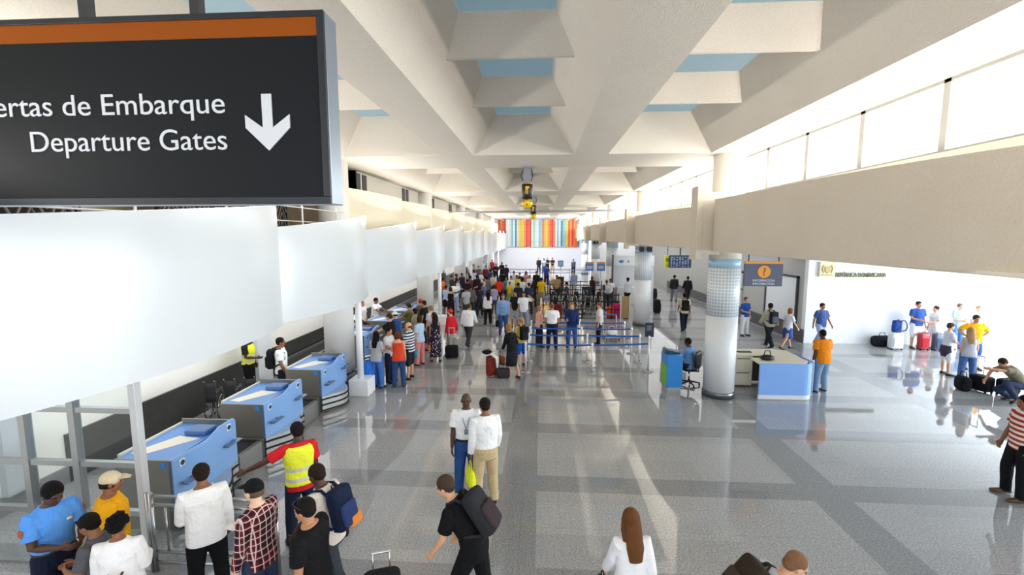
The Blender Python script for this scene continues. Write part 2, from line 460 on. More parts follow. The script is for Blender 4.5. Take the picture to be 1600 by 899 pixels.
# side hall walls
WH = mat('#f4f6fa', 0.6)
struct(boxo('wall_side_hall', 10.75, 21.5, 19.3, 19.55, 0, 4.02, WH))
struct(boxo('wall_corridor', 10.75, 11.0, 19.55, 47, 0, 4.02, mat('#b3b3b0', 0.6, 0, 0, 3, .05)))
struct(boxo('baseboard_corridor', 10.69, 10.75, 19.3, 40, 0.0, 0.55, mat('#4b4d4e', 0.4)))
struct(boxo('wall_corridor_end', 5.3, 11.0, 47, 47.25, 0, 4.02, WH))
w = struct(link('window_%d' % (NWIN + 20), None))
bm = bmesh.new()
for y0, y1, z0, z1 in ((19.9, 20, .6, 2.7), (22.6, 22.7, .6, 2.7), (19.9, 22.7, 2.62, 2.7), (19.9, 22.7, .6, .68)): box(bm, 10.67, 10.75, y0, y1, z0, z1)
done('window_frame', bm, mat('#4a4c4d', .4, .5), w)
boxo('pane', 10.71, 10.72, 20, 22.6, .68, 2.62, mat('#e9eef2', 0.1), w)
w = struct(link('window_%d' % (NWIN + 21), None))
bm = bmesh.new()
for y0, y1, z0, z1 in ((25.2, 25.32, .6, 2.5), (30, 30.12, .6, 2.5), (25.2, 30.1, 2.4, 2.5), (27.6, 27.7, .6, 2.5), (25.2, 30.1, 1.5, 1.56)): box(bm, 10.67, 10.75, y0, y1, z0, z1)
done('window_frame', bm, mat('#c9cbcc', .4, .5), w)
boxo('pane', 10.71, 10.72, 25.3, 30, .6, 2.42, mat('#e9eef2', 0.1), w)
struct(boxo('wall_entrance', -9.2, 22, -9.25, -9, 0, 1.0, PLASTER))
# glass facade of the side hall
w = struct(link('window_%d' % (NWIN + 22), None))
bm = bmesh.new()
for i in range(12): box(bm, 20.9, 21.0, -9 + i * 2.5, -8.92 + i * 2.5, 0, 4.02)
box(bm, 20.9, 21.0, -9, 19.3, 3.9, 4.02); box(bm, 20.9, 21.0, -9, 19.3, 0, .12)
done('window_frame', bm, STEEL, w)
boxo('pane', 20.94, 20.955, -9, 19.3, .12, 3.9, GLASS, w)
# round columns, both rows
def grid_mosaic(nt, b):
    co, x, y, z = obj_xyz(nt)
    ang = mth(nt, 'MULTIPLY', mth(nt, 'ARCTAN2', y, x), 30 / (2 * pi))
    fz = mth(nt, 'FRACT', mth(nt, 'MULTIPLY', z, 1 / 0.085)); fa = mth(nt, 'FRACT', ang)
    g = mth(nt, 'MAXIMUM', mth(nt, 'LESS_THAN', fz, 0.3), mth(nt, 'LESS_THAN', fa, 0.3))
    nt.links.new(mixc(nt, g, lin('#c0cad3'), lin('#eceff1')), b.inputs['Base Color'])
    b.inputs['Roughness'].default_value = 0.3
MOSAIC = node_mat('mosaic', grid_mosaic)
COLW = mat('#e9ebee', 0.3)
for k in range(0, 5):
    y = 12.72 + PITCHY * k
    w = struct(link('column_right', None)); w.location = (4.93 if k else 4.9, y, 0)
    bm = bmesh.new(); lathe(bm, [(.4, .16), (.4, 2.25)], n=40); done('shaft', bm, COLW, w, True)
    bm = bmesh.new(); lathe(bm, [(.42, 0), (.42, .14), (.405, .17)], n=40); done('base_ring', bm, mat('#77797c', .3, .8), w, True)
    bm = bmesh.new(); lathe(bm, [(.403, 2.25), (.403, 3.55)], n=40); done('mosaic_band', bm, MOSAIC, w, True)
    bm = bmesh.new(); lathe(bm, [(.404, 3.55), (.404, 3.78)], n=40); done('blue_band', bm, mat('#a9cbe2', .25), w, True)
    bm = bmesh.new(); lathe(bm, [(.4, 3.78), (.4, 6.5)], n=40); done('upper_shaft', bm, mat('#efe8da', .7), w, True)
    if k in (1, 3):
        for s in (-.19, .19):
            sp = boxo('loudspeaker', 4.93 + s - .11, 4.93 + s + .11, y - .52, y - .36, 3.62, 3.86, BLACK, None, .02)
            tag(sp, 'small black loudspeaker, %s one of the pair atop the %s right column' % ('left' if s < 0 else 'right', 'second' if k == 1 else 'fourth'), 'loudspeaker', 'loudspeakers on the right columns')
for k in range(0, 5):
    y = 13.0 + PITCHY * k
    w = struct(link('column_left', None)); w.location = (-5.95, y, 0)
    bm = bmesh.new(); lathe(bm, [(.42, .12), (.42, 6.5)], n=40); done('shaft', bm, mat('#eeece8', .5), w, True)
    bm = bmesh.new(); lathe(bm, [(.44, 0), (.44, .13)], n=40); done('base_ring', bm, mat('#8a8c8f', .3, .7), w, True)
    p = struct(link('post_left', None)); p.location = (-5.0, 12.15 + PITCHY * k, 0)
    boxo('pedestal', -.27, .27, -.2, .35, 0, .45, WHITE, p, .01)
    bm = bmesh.new(); lathe(bm, [(.085, .45), (.085, 2.9)], n=20); done('shaft', bm, WHITE, p, True)
# white curved fascia panels in front of the mezzanine
def curved_panel(name, pts, zb, ztop, th, m, side):
    bm = bmesh.new()
    I = []
    for i, (x, y) in enumerate(pts):
        t = i / (len(pts) - 1); zt = ztop[0] + (ztop[1] - ztop[0]) * t
        I.append([bm.verts.new(p) for p in ((x, y, zb), (x, y, zt), (x + side * th, y, zt), (x + side * th, y, zb))])
    for a, b in zip(I, I[1:]):
        for j in range(4): bm.faces.new((a[j], a[(j + 1) % 4], b[(j + 1) % 4], b[j]))
    bm.faces.new(I[0][::-1]); bm.faces.new(I[-1])
    o = done(name, bm, m, None, True)
    o.modifiers.new('edges', 'EDGE_SPLIT').split_angle = radians(40)
    return o
ends = [-1.8, 3.2, 8.12, 12.35] + [12.35 + 5.05 * i for i in range(1, 11)]
for i, (a, b) in enumerate(zip(ends, ends[1:])):
    if a > Y_END - 2: break
    b = min(b, Y_END)
    pts = []
    for j in range(17):
        t = j / 16
        x = -4.97 + 0.20 * t + 0.40 * 4 * t * (1 - t) * (1.0 if i < 3 else .8)
        pts.append((x, a + .02 + (b - a - .04) * t))
    struct(curved_panel('wall_fascia', pts, 2.75, (4.54, 4.93), .1, WHITE_GLOSS, -1))
# second, cream row of parapets above
for i in range(9):
    a = 13.3 + 5.05 * i; b = a + 5.0
    if b > Y_END: break
    pts = [(-5.78 + 0.2 * (j / 12) + .15 * 4 * (j / 12) * (1 - j / 12), a + (b - a) * j / 12) for j in range(13)]
    struct(curved_panel('wall_balcony', pts, 3.2, (5.8, 5.84), .25, mat('#e9dfc6', 0.8, 0, 0.1, 25, 0.05), -1))
# concrete parapets of the right gallery
for k in range(-1, 5):
    a, b = 13.1 + PITCHY * k, 22.3 + PITCHY * k
    pts = []
    for j in range(25):
        y = a + (b - a) * j / 24
        x = 4.38 + .04 * max(0, (b - 3.8) - y) ** 2
        pts.append((min(x, 5.0), y))
    struct(curved_panel('wall_parapet', pts, 4.0, (5.3, 5.31), .14, CONCRETE_P, 1))
    bm = bmesh.new(); box(bm, 3.98, 4.14, b + .1, b + .6, 3.76, 5.66, .01); box(bm, 4.14, 4.6, b + .1, b + .6, 3.9, 5.5)
    struct(done('pier_parapet', bm, CONCRETE_P))
# light soffit strip below the parapet
struct(boxo('soffit', 4.75, 5.4, -9, Y_END, 3.97, 4.02, mat('#ebe4d6', .8)))
# ================================================================== LARGE OBJECTS
# hanging departure sign
sg = thing('departure_sign', 'large dark overhead sign with orange band reading Puertas de Embarque and Departure Gates', 'sign', (-3.0, 2.9, 4.6))
SGX0, SGX1 = -2.2, 1.66        # local x
DS = mat('#26292e', 0.3)
bm = bmesh.new(); box(bm, SGX0, SGX1, 0.012, .17, 0.0, 1.165, .004); done('housing', bm, mat('#8d97a6', .32, .6), sg)
bm = bmesh.new()
for x0, x1, z0, z1 in ((SGX0, SGX1, 0, .045), (SGX0, SGX1, 1.13, 1.165), (SGX1 - .045, SGX1, 0.045, 1.13)): box(bm, x0, x1, -.012, .012, z0, z1, .003)
done('front_frame', bm, mat('#22262c', .4, .2), sg)
boxo('face_panel', SGX0, SGX1 - .045, 0, .012, .045, 1.02, mat('#171a1e', .5, spec=.15), sg)
boxo('orange_band', SGX0, SGX1 - .045, -.002, .012, 1.02, 1.13, mat('#8e470b', .5, spec=.15), sg)['label'] = 'orange band along the top edge'
LET = mat('#cfd2d7', .5)
text_mesh('lettering', 'Puertas de Embarque', .187, LET, sg, (1.0, -.002, .57), align='RIGHT', depth=.003, xscale=1.11)
text_mesh('lettering', 'Departure Gates', .187, LET, sg, (1.0, -.002, .345), align='RIGHT', depth=.003, xscale=1.055)
bm = bmesh.new()
ax = 1.27
prism(bm, [(ax - .032, .68), (ax + .032, .68), (ax + .032, .475), (ax + .145, .555), (ax + .145, .475), (ax, .335), (ax - .145, .475), (ax - .145, .555), (ax - .032, .475)], 'y', -.008, 0)
done('arrow', bm, LET, sg)['label'] = 'white arrow pointing down'
for px in (135, 308):
    p = aty(px, 10, 2.98)
    boxo('hanger', p.x + 3.0 - .03, p.x + 3.0 + .03, .05, .11, 1.165, 1.9, DKGREY, sg)
# small lamp bracket hanging in the skylight opening
o = thing('lamp_bracket', 'small dark lamp bracket hanging in the blue skylight opening of the ceiling', 'lamp', (-.4, 7.9, 7.38))
boxo('arm', -.13, .13, -.02, .02, .2, .27, DKGREY, o); boxo('housing', -.05, .05, -.05, .05, -.05, .2, DKGREY, o)
# hanging black and yellow fixtures under the ceiling
def fixture(y, label, s=1.0):
    o = thing('hanging_fixture', label, 'ceiling fixture', (-.47, y, 6.5), 0, 'hanging black and yellow fixtures')
    bm = bmesh.new()
    box(bm, -.16, .16, -.1, .1, -.06, 0)
    box(bm, -.12, .12, -.03, .03, -.5, -.06)
    done('bracket', bm, mat('#8c8f94', .4, .6), o)
    bm = bmesh.new(); tube(bm, [(-.13, 0, -.12), (-.2, 0, -.28), (-.13, 0, -.42)], .018, 6); done('cable', bm, BLACK, o, True)
    bm = bmesh.new(); tube(bm, [(.13, 0, -.1), (.17, 0, -.28), (.12, 0, -.45)], .018, 6); done('cable', bm, BLACK, o, True)
    bm = bmesh.new(); lathe(bm, [(.14, -.98), (.17, -.95), (.17, -.54), (.14, -.5)], n=24); done('drum', bm, BLACK, o, True)
    bm = bmesh.new(); lathe(bm, [(.172, -.53), (.172, -.50), (.1, -.495)], n=24); done('collar', bm, mat('#d9a11c', .4), o, True)
    bm = bmesh.new(); prism(bm, [(-.05, -.84), (-.02, -.84), (-.02, -.7), (.0, -.7), (.0, -.84), (.03, -.84), (.03, -.68), (.07, -.66), (.07, -.61), (-.05, -.6)], 'y', -.178, -.15)
    done('mark', bm, mat('#f0b81c', .5), o)
    bm = bmesh.new(); ell(bm, (0, 0, -1.12), .17, .17, .15); done('ball', bm, mat('#f2c81e', .4), o, True)
    bm = bmesh.new()
    for q in range(8):
        a = q * pi / 4
        ell(bm, (.145 * cos(a), .145 * sin(a), -1.12 + (.06 if q % 2 else -.04)), .028, .028, .028, n=8, m=6)
    ell(bm, (0, -.12, -1.0), .04, .04, .03, n=8, m=6)
    done('stud', bm, mat('#6a4310', .5), o, True)
    return o
fixture(14.5, 'hanging black drum over a yellow studded ball, nearer of the two under the ceiling')
f2 = fixture(24.6, 'smaller-looking hanging yellow ball and drum behind the first one, before the coloured mural')
bm = bmesh.new(); tube(bm, [(-5.9, 27.4, 5.75), (4.6, 27.4, 5.85)], .06, 10); tag(done('ceiling_pipe', bm, mat('#a9acb0', .4, .4), None, True), 'long thin grey pipe crossing the hall below the coffered ceiling', 'pipe')
# coloured slat mural
mu = thing('striped_mural', 'wide mural of vertical coloured strips high on the far end wall', 'mural', (-.46, Y_END - .12, 2.75))
cols = ['#d9541e', '#e8892b', '#b7c4b4', '#cf2f3a', '#e3b33a', '#c9dbe3', '#7fb4cf', '#e9ead9', '#d6c22f', '#9cc3b4', '#f0d9a0', '#4f7f8f', '#e2742a', '#dfe6e6']
seq = [0, 1, 0, 3, 13, 7, 5, 6, 13, 11, 5, 8, 4, 8, 1, 3, 0, 3, 7, 9, 5, 13, 6, 9, 12, 4, 8, 1, 0, 3, 12, 13, 6, 5, 11, 6, 9, 8, 0, 1, 3, 12, 0, 11]
for i, c in enumerate(seq):
    W = 10.7 / len(seq); x = -5.35 + i * W
    boxo('strip', x + .02, x + W - .02, 0, .06, .1 + .12 * (i % 3 == 1), 3.75 - .14 * (i % 4 == 2), mat(cols[c], .5), mu)
bm = bmesh.new()
for z in (.05, .75, 2.1, 3.0, 3.75): box(bm, -5.4, 5.4, .06, .11, z, z + .06)
box(bm, -5.4, -5.34, .06, .11, .05, 3.8); box(bm, 5.34, 5.4, .06, .11, .05, 3.8)
done('frame', bm, mat('#55575a', .5), mu)
# ------------------------------------------------------------------ check-in desks
BLUE = mat('#7fa9e0', 0.28, 0, 0, 3, 0.04)
BLUE2 = mat('#5f95d8', 0.3)
GST = mat('#8f8b84', 0.42, 0.55, 0.03, 30, 0.08)
def make_desk():
    o = thing('check_in_desk', '', 'check-in desk', (-5.42, 6.11, 0), 0, 'check-in desks in a row along the left wall')
    L = 1.36
    # blue front panel, S shaped in plan, z .42 - 1.1
    def xf(t): return .01 + .035 * sin(t * pi) ** 2 + .04 * t
    bm = bmesh.new(); N = 14; rows = []
    for i in range(N + 1):
        t = i / N; y = t * L; x = xf(t); zt = 1.1 + .10 * (1 / (1 + math.exp(-(t - .62) * 22)))
        rows.append([bm.verts.new(p) for p in ((x, y, .40), (x, y, zt - .03), (x - .03, y, zt), (x - .06, y, zt), (x - .06, y, .40))])
    for a, b in zip(rows, rows[1:]):
        for j in range(5): bm.faces.new((a[j], a[(j + 1) % 5], b[(j + 1) % 5], b[j]))
    bm.faces.new(rows[0]); bm.faces.new(rows[-1][::-1])
    done('front_panel', bm, BLUE, o)['label'] = 'light blue front panel'
    # curved stainless plinth bulging into the hall with black bands
    bm = bmesh.new(); rows = []
    for i in range(N + 1):
        t = i / N; y = t * L; x = xf(t) + .30 * sin(min(1, t * 1.15) * pi) ** 1.2
        rows.append([bm.verts.new(p) for p in ((x, y, 0.03), (x, y, .42), (-.1, y, .42), (-.1, y, .03))])
    for a, b in zip(rows, rows[1:]):
        for j in range(4): bm.faces.new((a[j], a[(j + 1) % 4], b[(j + 1) % 4], b[j]))
    bm.faces.new(rows[0]); bm.faces.new(rows[-1][::-1])
    pl = done('plinth', bm, mat('#d4d6d8', .25, .7), o)
    for z in (.06, .2, .34):
        bm = bmesh.new()
        tube(bm, [(xf(i / N) + .30 * sin(min(1, i / N * 1.15) * pi) ** 1.2 + .004, i / N * L, z) for i in range(N + 1)], .022, 6); done('bumper', bm, RUBBER, pl, True)
    boxo('side_panel', -.90, .0, 0, .025, 0, 1.1, GST, o, .004); boxo('side_panel', -.92, .02, L - .03, L, 0, 1.18, GST, o, .004)
    bm = bmesh.new(); prism(bm, [(-.88, .025), (-.06, .025), (-.06, L - .03), (-.9, L - .03), (-.9, .7)], 'z', 1.05, 1.085); done('worktop', bm, BLUE2, o)
    bm = bmesh.new(); prism(bm, [(-.84, .22), (-.62, .16), (-.16, .78), (-.56, .84)], 'z', 1.085, 1.092); done('desk_mat', bm, mat('#ece5d2', .6), o)
    boxo('screen_housing', -.5, -.14, .86, 1.16, 1.085, 1.17, mat('#4a71ab', .4), o, .02)
    boxo('back_panel', -.94, -.9, .1, L, 0, 1.12, mat('#d8d4c8', .5), o); boxo('cabinet', -.86, -.3, .1, L - .06, .1, 1.04, mat('#d9d9d6', .5), o)
    for y, zz in ((.06, .86), (.98, 1.0)):
        bm = bmesh.new(); box(bm, .1, .19, y, y + .34, zz - .16, zz - .135, .006); box(bm, .04, .12, y + .05, y + .09, zz - .19, zz - .15); box(bm, .04, .12, y + .25, y + .29, zz - .19, zz - .15)
        done('bag_shelf', bm, mat('#7d8ea6', .3, .6), o)
    for y, zz in ((.12, .94), (1.12, 1.06)):
        bm = bmesh.new(); box(bm, xf(y / L), xf(y / L) + .012, y, y + .1, zz, zz + .11, .004); em = done('emblem', bm, mat('#e8eaee', .4), o)
        bm = bmesh.new(); bmesh.ops.create_cone(bm, cap_ends=True, segments=16, radius1=.04, radius2=.04, depth=.008, matrix=Matrix.Translation((xf(y / L) + .014, y + .05, zz + .055)) @ Matrix.Rotation(pi / 2, 4, 'Y')); done('roundel', bm, mat('#2a3550', .4), em)
    boxo('sticker', -.17, -.09, -.006, 0, .98, 1.06, mat('#2f8fe6', .4), o)['label'] = 'small square blue sticker'
    return o
d0 = make_desk()
bm = None
def make_scale():
    o = thing('baggage_belt', '', 'baggage conveyor', (-5.42, 7.55, 0), 0, 'short baggage belts between the check-in desks')
    boxo('belt', -1.3, -.1, .09, .75, .36, .40, mat('#1b1b1c', .6), o, .01)
    boxo('side_rail', -1.4, .0, 0, .09, 0, .45, STEEL_D, o, .01); boxo('side_rail', -1.4, .0, .75, .84, 0, .45, STEEL_D, o, .01)
    boxo('front_plate', -.1, .0, .09, .75, 0, .42, mat('#a8abad', .3, .9), o, .01)
    return o
s0 = make_scale()
index_kids()
DY = [6.11, 8.37, 10.72, 14.6, 17.2, 19.6]
DL = ['nearest light blue check-in desk, behind the steel barrier rail', 'second light blue check-in desk from the front, next to the reaching vest worker',
      'third light blue check-in desk, just before the white pedestal post', 'check-in desk just past the first white pedestal post, beside the blue backpack',
      'check-in desk where the clerk in a white shirt leans forward', 'check-in desk in front of the second clerk, behind the queue', 'check-in desk close to the second white column on the left',
      'check-in desk past the second white post, half hidden by the far crowd']
SLb = ['baggage belt between the first and second check-in desks', 'baggage belt between the second and third check-in desks', 'baggage belt beyond the third check-in desk, by the white post',
       'baggage belt beside the desk past the first post', 'baggage belt between the desks of the two clerks', 'baggage belt just past the second clerk', 'baggage belt near the second white column on the left', 'baggage belt past the second white post']
for i, y in enumerate(DY):
    d = d0 if i == 0 else copy_tree(d0)
    xd = -5.42 if i < 3 else -5.85
    d.location = (xd, y, 0); d['label'] = DL[i]
    s = s0 if i == 0 else copy_tree(s0)
    s.location = (xd, y + 1.39, 0); s['label'] = SLb[i]
# long conveyor along the left wall
cv = thing('baggage_conveyor', 'long low black baggage conveyor running along the dark-clad left wall', 'conveyor', (LX + .1, 13.6, 0))
boxo('belt', .1, .75, 0, 20, .3, .34, mat('#161617', .5), cv); boxo('side_rail', .02, .1, 0, 20, 0, .42, mat('#9b9c9d', .35, .7), cv); boxo('side_rail', .75, .83, 0, 20, 0, .42, mat('#9b9c9d', .35, .7), cv)
# glass partition front left
gp = thing('glass_partition', 'tall steel framed glass partition beside the officer at the lower left', 'partition', (-5.17, 5.36, 0))
PT = mat('#a7a9ab', .3, .8)
zs = [.0, .78, 1.44, 2.17]
xs = [0, -.86, -1.56, -2.36, -3.2]
for i, x in enumerate(xs):
    bm = bmesh.new(); box(bm, x - .045, x + .045, -.05, .05, 0, 2.78, .004); done('post', bm, mat('#d4d6d8', .35, .4) if i == 0 else PT, gp)
for z in zs:
    for a, b in zip(xs, xs[1:]): boxo('rail', b + .045, a - .045, -.035, .035, max(z - .035, 0.0), z + .035, PT, gp)
for a, b in zip(xs, xs[1:]):
    for z0, z1 in zip(zs, zs[1:] + [2.78]): boxo('pane', b + .045, a - .045, -.006, .006, z0 + .035, z1 - .035, GLASS, gp)
# steel crowd barrier
br = thing('steel_barrier', 'waist-high stainless barrier with glass infill in front of the nearest check-in desk', 'barrier', (-5.08, 5.3, 0))
for x in (0, .05, 1.72):
    bm = bmesh.new(); cyl(bm, (x, 0, 0), .028 if x else .022, 1.09, 14); done('post', bm, STEEL, br, True)
for z in (.13, .28, .93, 1.05):
    bm = bmesh.new(); tube(bm, [(.05, 0, z), (1.72, 0, z)], .022, 10, False); done('rail', bm, STEEL, br, True)
bm = bmesh.new(); cyl(bm, (.24, 0, .28), .012, .65, 10); done('upright', bm, STEEL, br, True)
pn = boxo('pane', .3, 1.66, -.004, .004, .34, .86, node_mat('frost', glass_build((0.72, .76, .78, 1), 1.5)), br)
text_mesh('lettering', 'am', .13, mat('#8e98a5', .5), pn, (.92, -.008, .43), depth=.001)
# ------------------------------------------------------------------ stanchions with belts
BELT = mat('#1f58b0', .5)
POST = mat('#eceeef', .3, .25)
def stanchion(p, to, label, m_post, m_belt, grp, h=1.0, bz=.93, far=False, belts=None):
    o = thing('belt_stanchion', label, 'stanchion', (p[0], p[1], 0), 0, grp)
    bm = bmesh.new(); lathe(bm, [(.17, 0), (.17, .02), (.05, .04)], n=20); done('base', bm, STEEL if not far else BLACK, o, True)
    bm = bmesh.new(); cyl(bm, (0, 0, .03), .03, h - .13, 12); done('post', bm, m_post, o, True)
    bm = bmesh.new(); lathe(bm, [(.036, h - .11), (.038, h - .1), (.038, h - .01), (.03, h)], n=12); done('belt_head', bm, m_post if not far else BLACK, o, True)
    for z in (belts or [bz]):
        if to is None: break
        d = Vector((to[0] - p[0], to[1] - p[1], 0)); n = Vector((-d.y, d.x, 0)).normalized() * .003
        bm = bmesh.new()
        vs = []
        for k in range(9):
            t = k / 8; q = d * t; s = -.02 * 4 * t * (1 - t)
            vs.append([bm.verts.new(q + w + Vector((0, 0, z + s + e))) for w, e in ((n, -.028), (-n, -.028), (-n, .028), (n, .028))])
        for a, b in zip(vs, vs[1:]):
            for j in range(4): bm.faces.new((a[j], a[(j + 1) % 4], b[(j + 1) % 4], b[j]))
        bm.faces.new(vs[0]); bm.faces.new(vs[-1][::-1])
        done('belt', bm, m_belt, o)['label'] = 'coloured retractable belt'
    return o
rows = [(14.5, [-.5, 1.62, 3.35]), (15.9, [-.44, 1.6, 3.4]), (17.1, [-.42, 1.5, 3.35]), (18.3, [-.4, 1.5, 3.3])]
ordn = ['nearest', 'second', 'third', 'last']
for r, (y, xs_) in enumerate(rows):
    for c, x in enumerate(xs_):
        nx = (xs_[c + 1], y) if c + 1 < len(xs_) else None
        if c == 2 and r == 0: continue
        if c == 1 and r == 0: nx = (3.46, 14.8)
        stanchion((x, y), nx, 'silver belt post at the %s of the %s row of blue queue belts' % (('left end', 'middle', 'right end')[c], ordn[r]), POST, BELT, 'silver posts of the blue belt queue')
for r in (0, 2):
    pass
sp = stanchion((3.46, 14.8), None, 'tall silver post with dark sign plate at the right end of the nearest belt', POST, BELT, 'silver posts of the blue belt queue', h=1.2)
pl = boxo('sign_plate', -.14, .14, -.03, .0, 1.16, 1.62, mat('#1d2634', .4), sp, .01)
for z in (1.5, 1.44, 1.38): boxo('text_line', -.09, .06, -.034, -.03, z, z + .02, mat('#aab7c9', .5), pl)
# far black stanchion maze
k = 0
for r in range(5):
    y = 24.5 + r * 2.6
    for c in range(6):
        x = .6 + c * .78
        red = r >= 3
        stanchion((x, y), (x + .78, y) if c < 5 else None, 'black belt post, %s from the left in the %s row of the far maze' % (('first', 'second', 'third', 'fourth', 'fifth', 'sixth')[c], ('nearest', 'second', 'middle', 'fourth', 'last')[r]), BLACK, mat('#c62a3c', .5) if red else BLACK, 'black belt posts of the far queue maze', far=True, belts=[.93] if red else [.93, .5])
for c in range(4):
    x = -3.2 + c * 2.0
    stanchion((x, 47), (x + 2.0, 47), 'slim belt post with blue belt before the far wall, %s from the left' % ('first', 'second', 'third', 'fourth')[c], mat('#9a9ea5', .3, .6), mat('#4f7fd0', .5), 'belt posts before the far wall', belts=[.93, .6])
# far airline signs, podiums
def sign_stand(px, py, y, w, h, label, m, top=None):
    p = aty(px, py, y)
    o = thing('sign_stand', label, 'sign', (p.x, y, 0))
    boxo('panel', -w / 2, w / 2, -.03, .03, p.z - h / 2, p.z + h / 2, m, o, .01)
    if top: boxo('header', -w / 2, w / 2, -.035, .035, p.z + h / 2, p.z + h / 2 + .12, mat(top, .5), o)
    for i in (-.06, 0, .06): boxo('text_line', -w * .35, w * .35, -.034, -.03, p.z + i * h * 2.4 - .02, p.z + i * h * 2.4 + .02, mat('#dfe8f2', .5), o)
    bm = bmesh.new(); cyl(bm, (0, 0, .03), .035, p.z - h / 2 - .03, 10); done('post', bm, mat('#c9cdd0', .3, .6), o, True)
    bm = bmesh.new(); lathe(bm, [(.2, 0), (.2, .02), (.04, .05)], n=16); done('base', bm, DKGREY, o, True)
    return o
SB = mat('#4d86cf', .4)
sign_stand(921, 418, 30, .52, .46, 'left one of two blue airline signs with orange header above the queue maze', SB, '#e39a3a')
sign_stand(939, 418, 30.3, .52, .46, 'right one of two blue airline signs with orange header above the queue maze', SB, '#e39a3a')
sign_stand(876, 412, 38, .45, .5, 'pale blue square sign on a post before the far wall', mat('#6fb0ea', .4))
def podium(px, y, w, h, label):
    p = aty(px, 430, y)
    o = thing('podium', label, 'podium', (p.x, y, 0))
    boxo('body', -w / 2, w / 2, -.2, .2, .05, h, mat('#2b3446', .4), o, .02); boxo('top', -w / 2 - .03, w / 2 + .03, -.24, .24, h, h + .04, BLACK, o, .01); boxo('foot', -w / 2 + .04, w / 2 - .04, -.17, .17, 0, .05, BLACK, o)
podium(875, 36, .6, 1.15, 'dark podium under the pale blue sign in the far queue')
podium(917, 29, .6, 1.15, 'dark podium below the left blue airline sign')
# ------------------------------------------------------------------ information desk
ids = thing('information_desk', 'information counter with blue front, cream top and drawers beside the white column', 'counter', (5.62, 12.45, 0))
DBL = mat('#4f8be0', .3); LBL = mat('#86b2f2', .3)
bm = bmesh.new()
pts = [(0.25, 0), (1.42, 0)] + [(1.42 + .3 * sin(a), .3 - .3 * cos(a)) for a in [pi / 2 * i / 6 for i in range(1, 7)]] + [(1.72, .55), (1.66, .55), (1.66, .3)] + [(1.42 + .24 * sin(a), .3 - .24 * cos(a)) for a in [pi / 2 * i / 6 for i in range(5, -1, -1)]] + [(.25, .06)]
prism(bm, pts, 'z', .12, .98); done('front_panel', bm, LBL, ids)['label'] = 'light blue front panel'
bm = bmesh.new(); prism(bm, [(p[0] * .995, p[1] + .01) for p in pts], 'z', 0, .12); done('plinth', bm, mat('#e2e4e8', .3), ids)
boxo('edge_strip', 1.70, 1.75, .3, .9, .1, .99, mat('#2460c8', .35), ids)
bm = bmesh.new(); prism(bm, [(.25, .06), (1.42, .06), (1.64, .3), (1.66, 1.5), (1.3, 1.62), (-.06, 1.62), (-.06, .95), (.8, .95), (.95, .6), (.25, .6)], 'z', .94, .99); done('worktop', bm, mat('#e9dfc4', .45), ids)
cb = boxo('drawer_cabinet', -.04, .5, 1.0, 1.55, .05, .94, CREAM, ids, .01)
for z0, z1 in ((.1, .46), (.5, .88)):
    dr = boxo('drawer', 0, .46, .985, 1.0, z0, z1, mat('#efe6cd', .5), cb); 
boxo('pull', .05, .41, .975, .985, .42, .44, DKGREY, cb); boxo('pull', .05, .41, .975, .985, .84, .86, DKGREY, cb)
boxo('side_panel', 1.1, 1.62, 1.0, 1.5, .05, .94, CREAM, ids); boxo('kick', .5, 1.1, 1.45, 1.5, .05, .94, mat('#59544a', .6), ids)
bm = bmesh.new(); ell(bm, (0, 0, .07), .2, .12, .08); hb = tag(done('bag', bm, BLACK, None, True, loc=(6.2, 12.8, .99)), 'small black bag with handles lying on the information counter', 'bag')
bm = bmesh.new(); tube(bm, [(-.1, 0, .12), (-.06, 0, .26), (.06, 0, .26), (.1, 0, .12)], .015, 8); done('handle', bm, BLACK, hb, True)
bm = bmesh.new(); box(bm, -.3, .1, -.05, .06, 0, .02, .005); tag(done('keyboard', bm, BLACK, None, loc=(6.05, 13.65, .99)), 'flat black keyboard on the back of the information counter', 'keyboard')
pst = thing('perforated_post', 'white perforated upright strip at the right end of the blue information desk', 'post', (7.45, 12.85, 0))
bm = bmesh.new(); box(bm, -.03, .03, -.02, .02, 0, 1.0, .004); done('strip', bm, mat('#d5d8dc', .3, .4), pst)
bm = bmesh.new()
for i in range(16): box(bm, -.012, .012, -.024, -.018, .05 + i * .058, .075 + i * .058)
done('hole', bm, DKGREY, pst)
# hanging information sign
isg = thing('information_sign', 'hanging grey information sign with orange question mark roundel', 'sign', (6.07, 13.0, 3.01))
IG = mat('#5d6175', .5); OR = mat('#f2a24a', .5)
boxo('panel', -.5, .5, 0, .12, 0, .62, IG, isg, .005); boxo('orange_band', -.5, .5, -.004, .124, .62, .68, OR, isg)
bm = bmesh.new(); bmesh.ops.create_cone(bm, cap_ends=True, segments=32, radius1=.17, radius2=.17, depth=.012, matrix=Matrix.Translation((0, -.006, .40)) @ Matrix.Rotation(pi / 2, 4, 'X')); rd = done('roundel', bm, mat('#f7a02a', .5), isg)
text_mesh('question_mark', '?', .3, IG, rd, (0, -.014, .295), align='CENTER', depth=.002, bold=.004)
text_mesh('lettering', 'INFORMACION', .085, LET, isg, (0, -.004, .13), align='CENTER', depth=.002, bold=.002)
text_mesh('lettering', 'INFORMATION', .085, LET, isg, (0, -.004, .04), align='CENTER', depth=.002, bold=.002)
for x in (-.4, .4): boxo('hanger', x - .012, x + .012, .05, .07, .68, 1.01, DKGREY, isg)
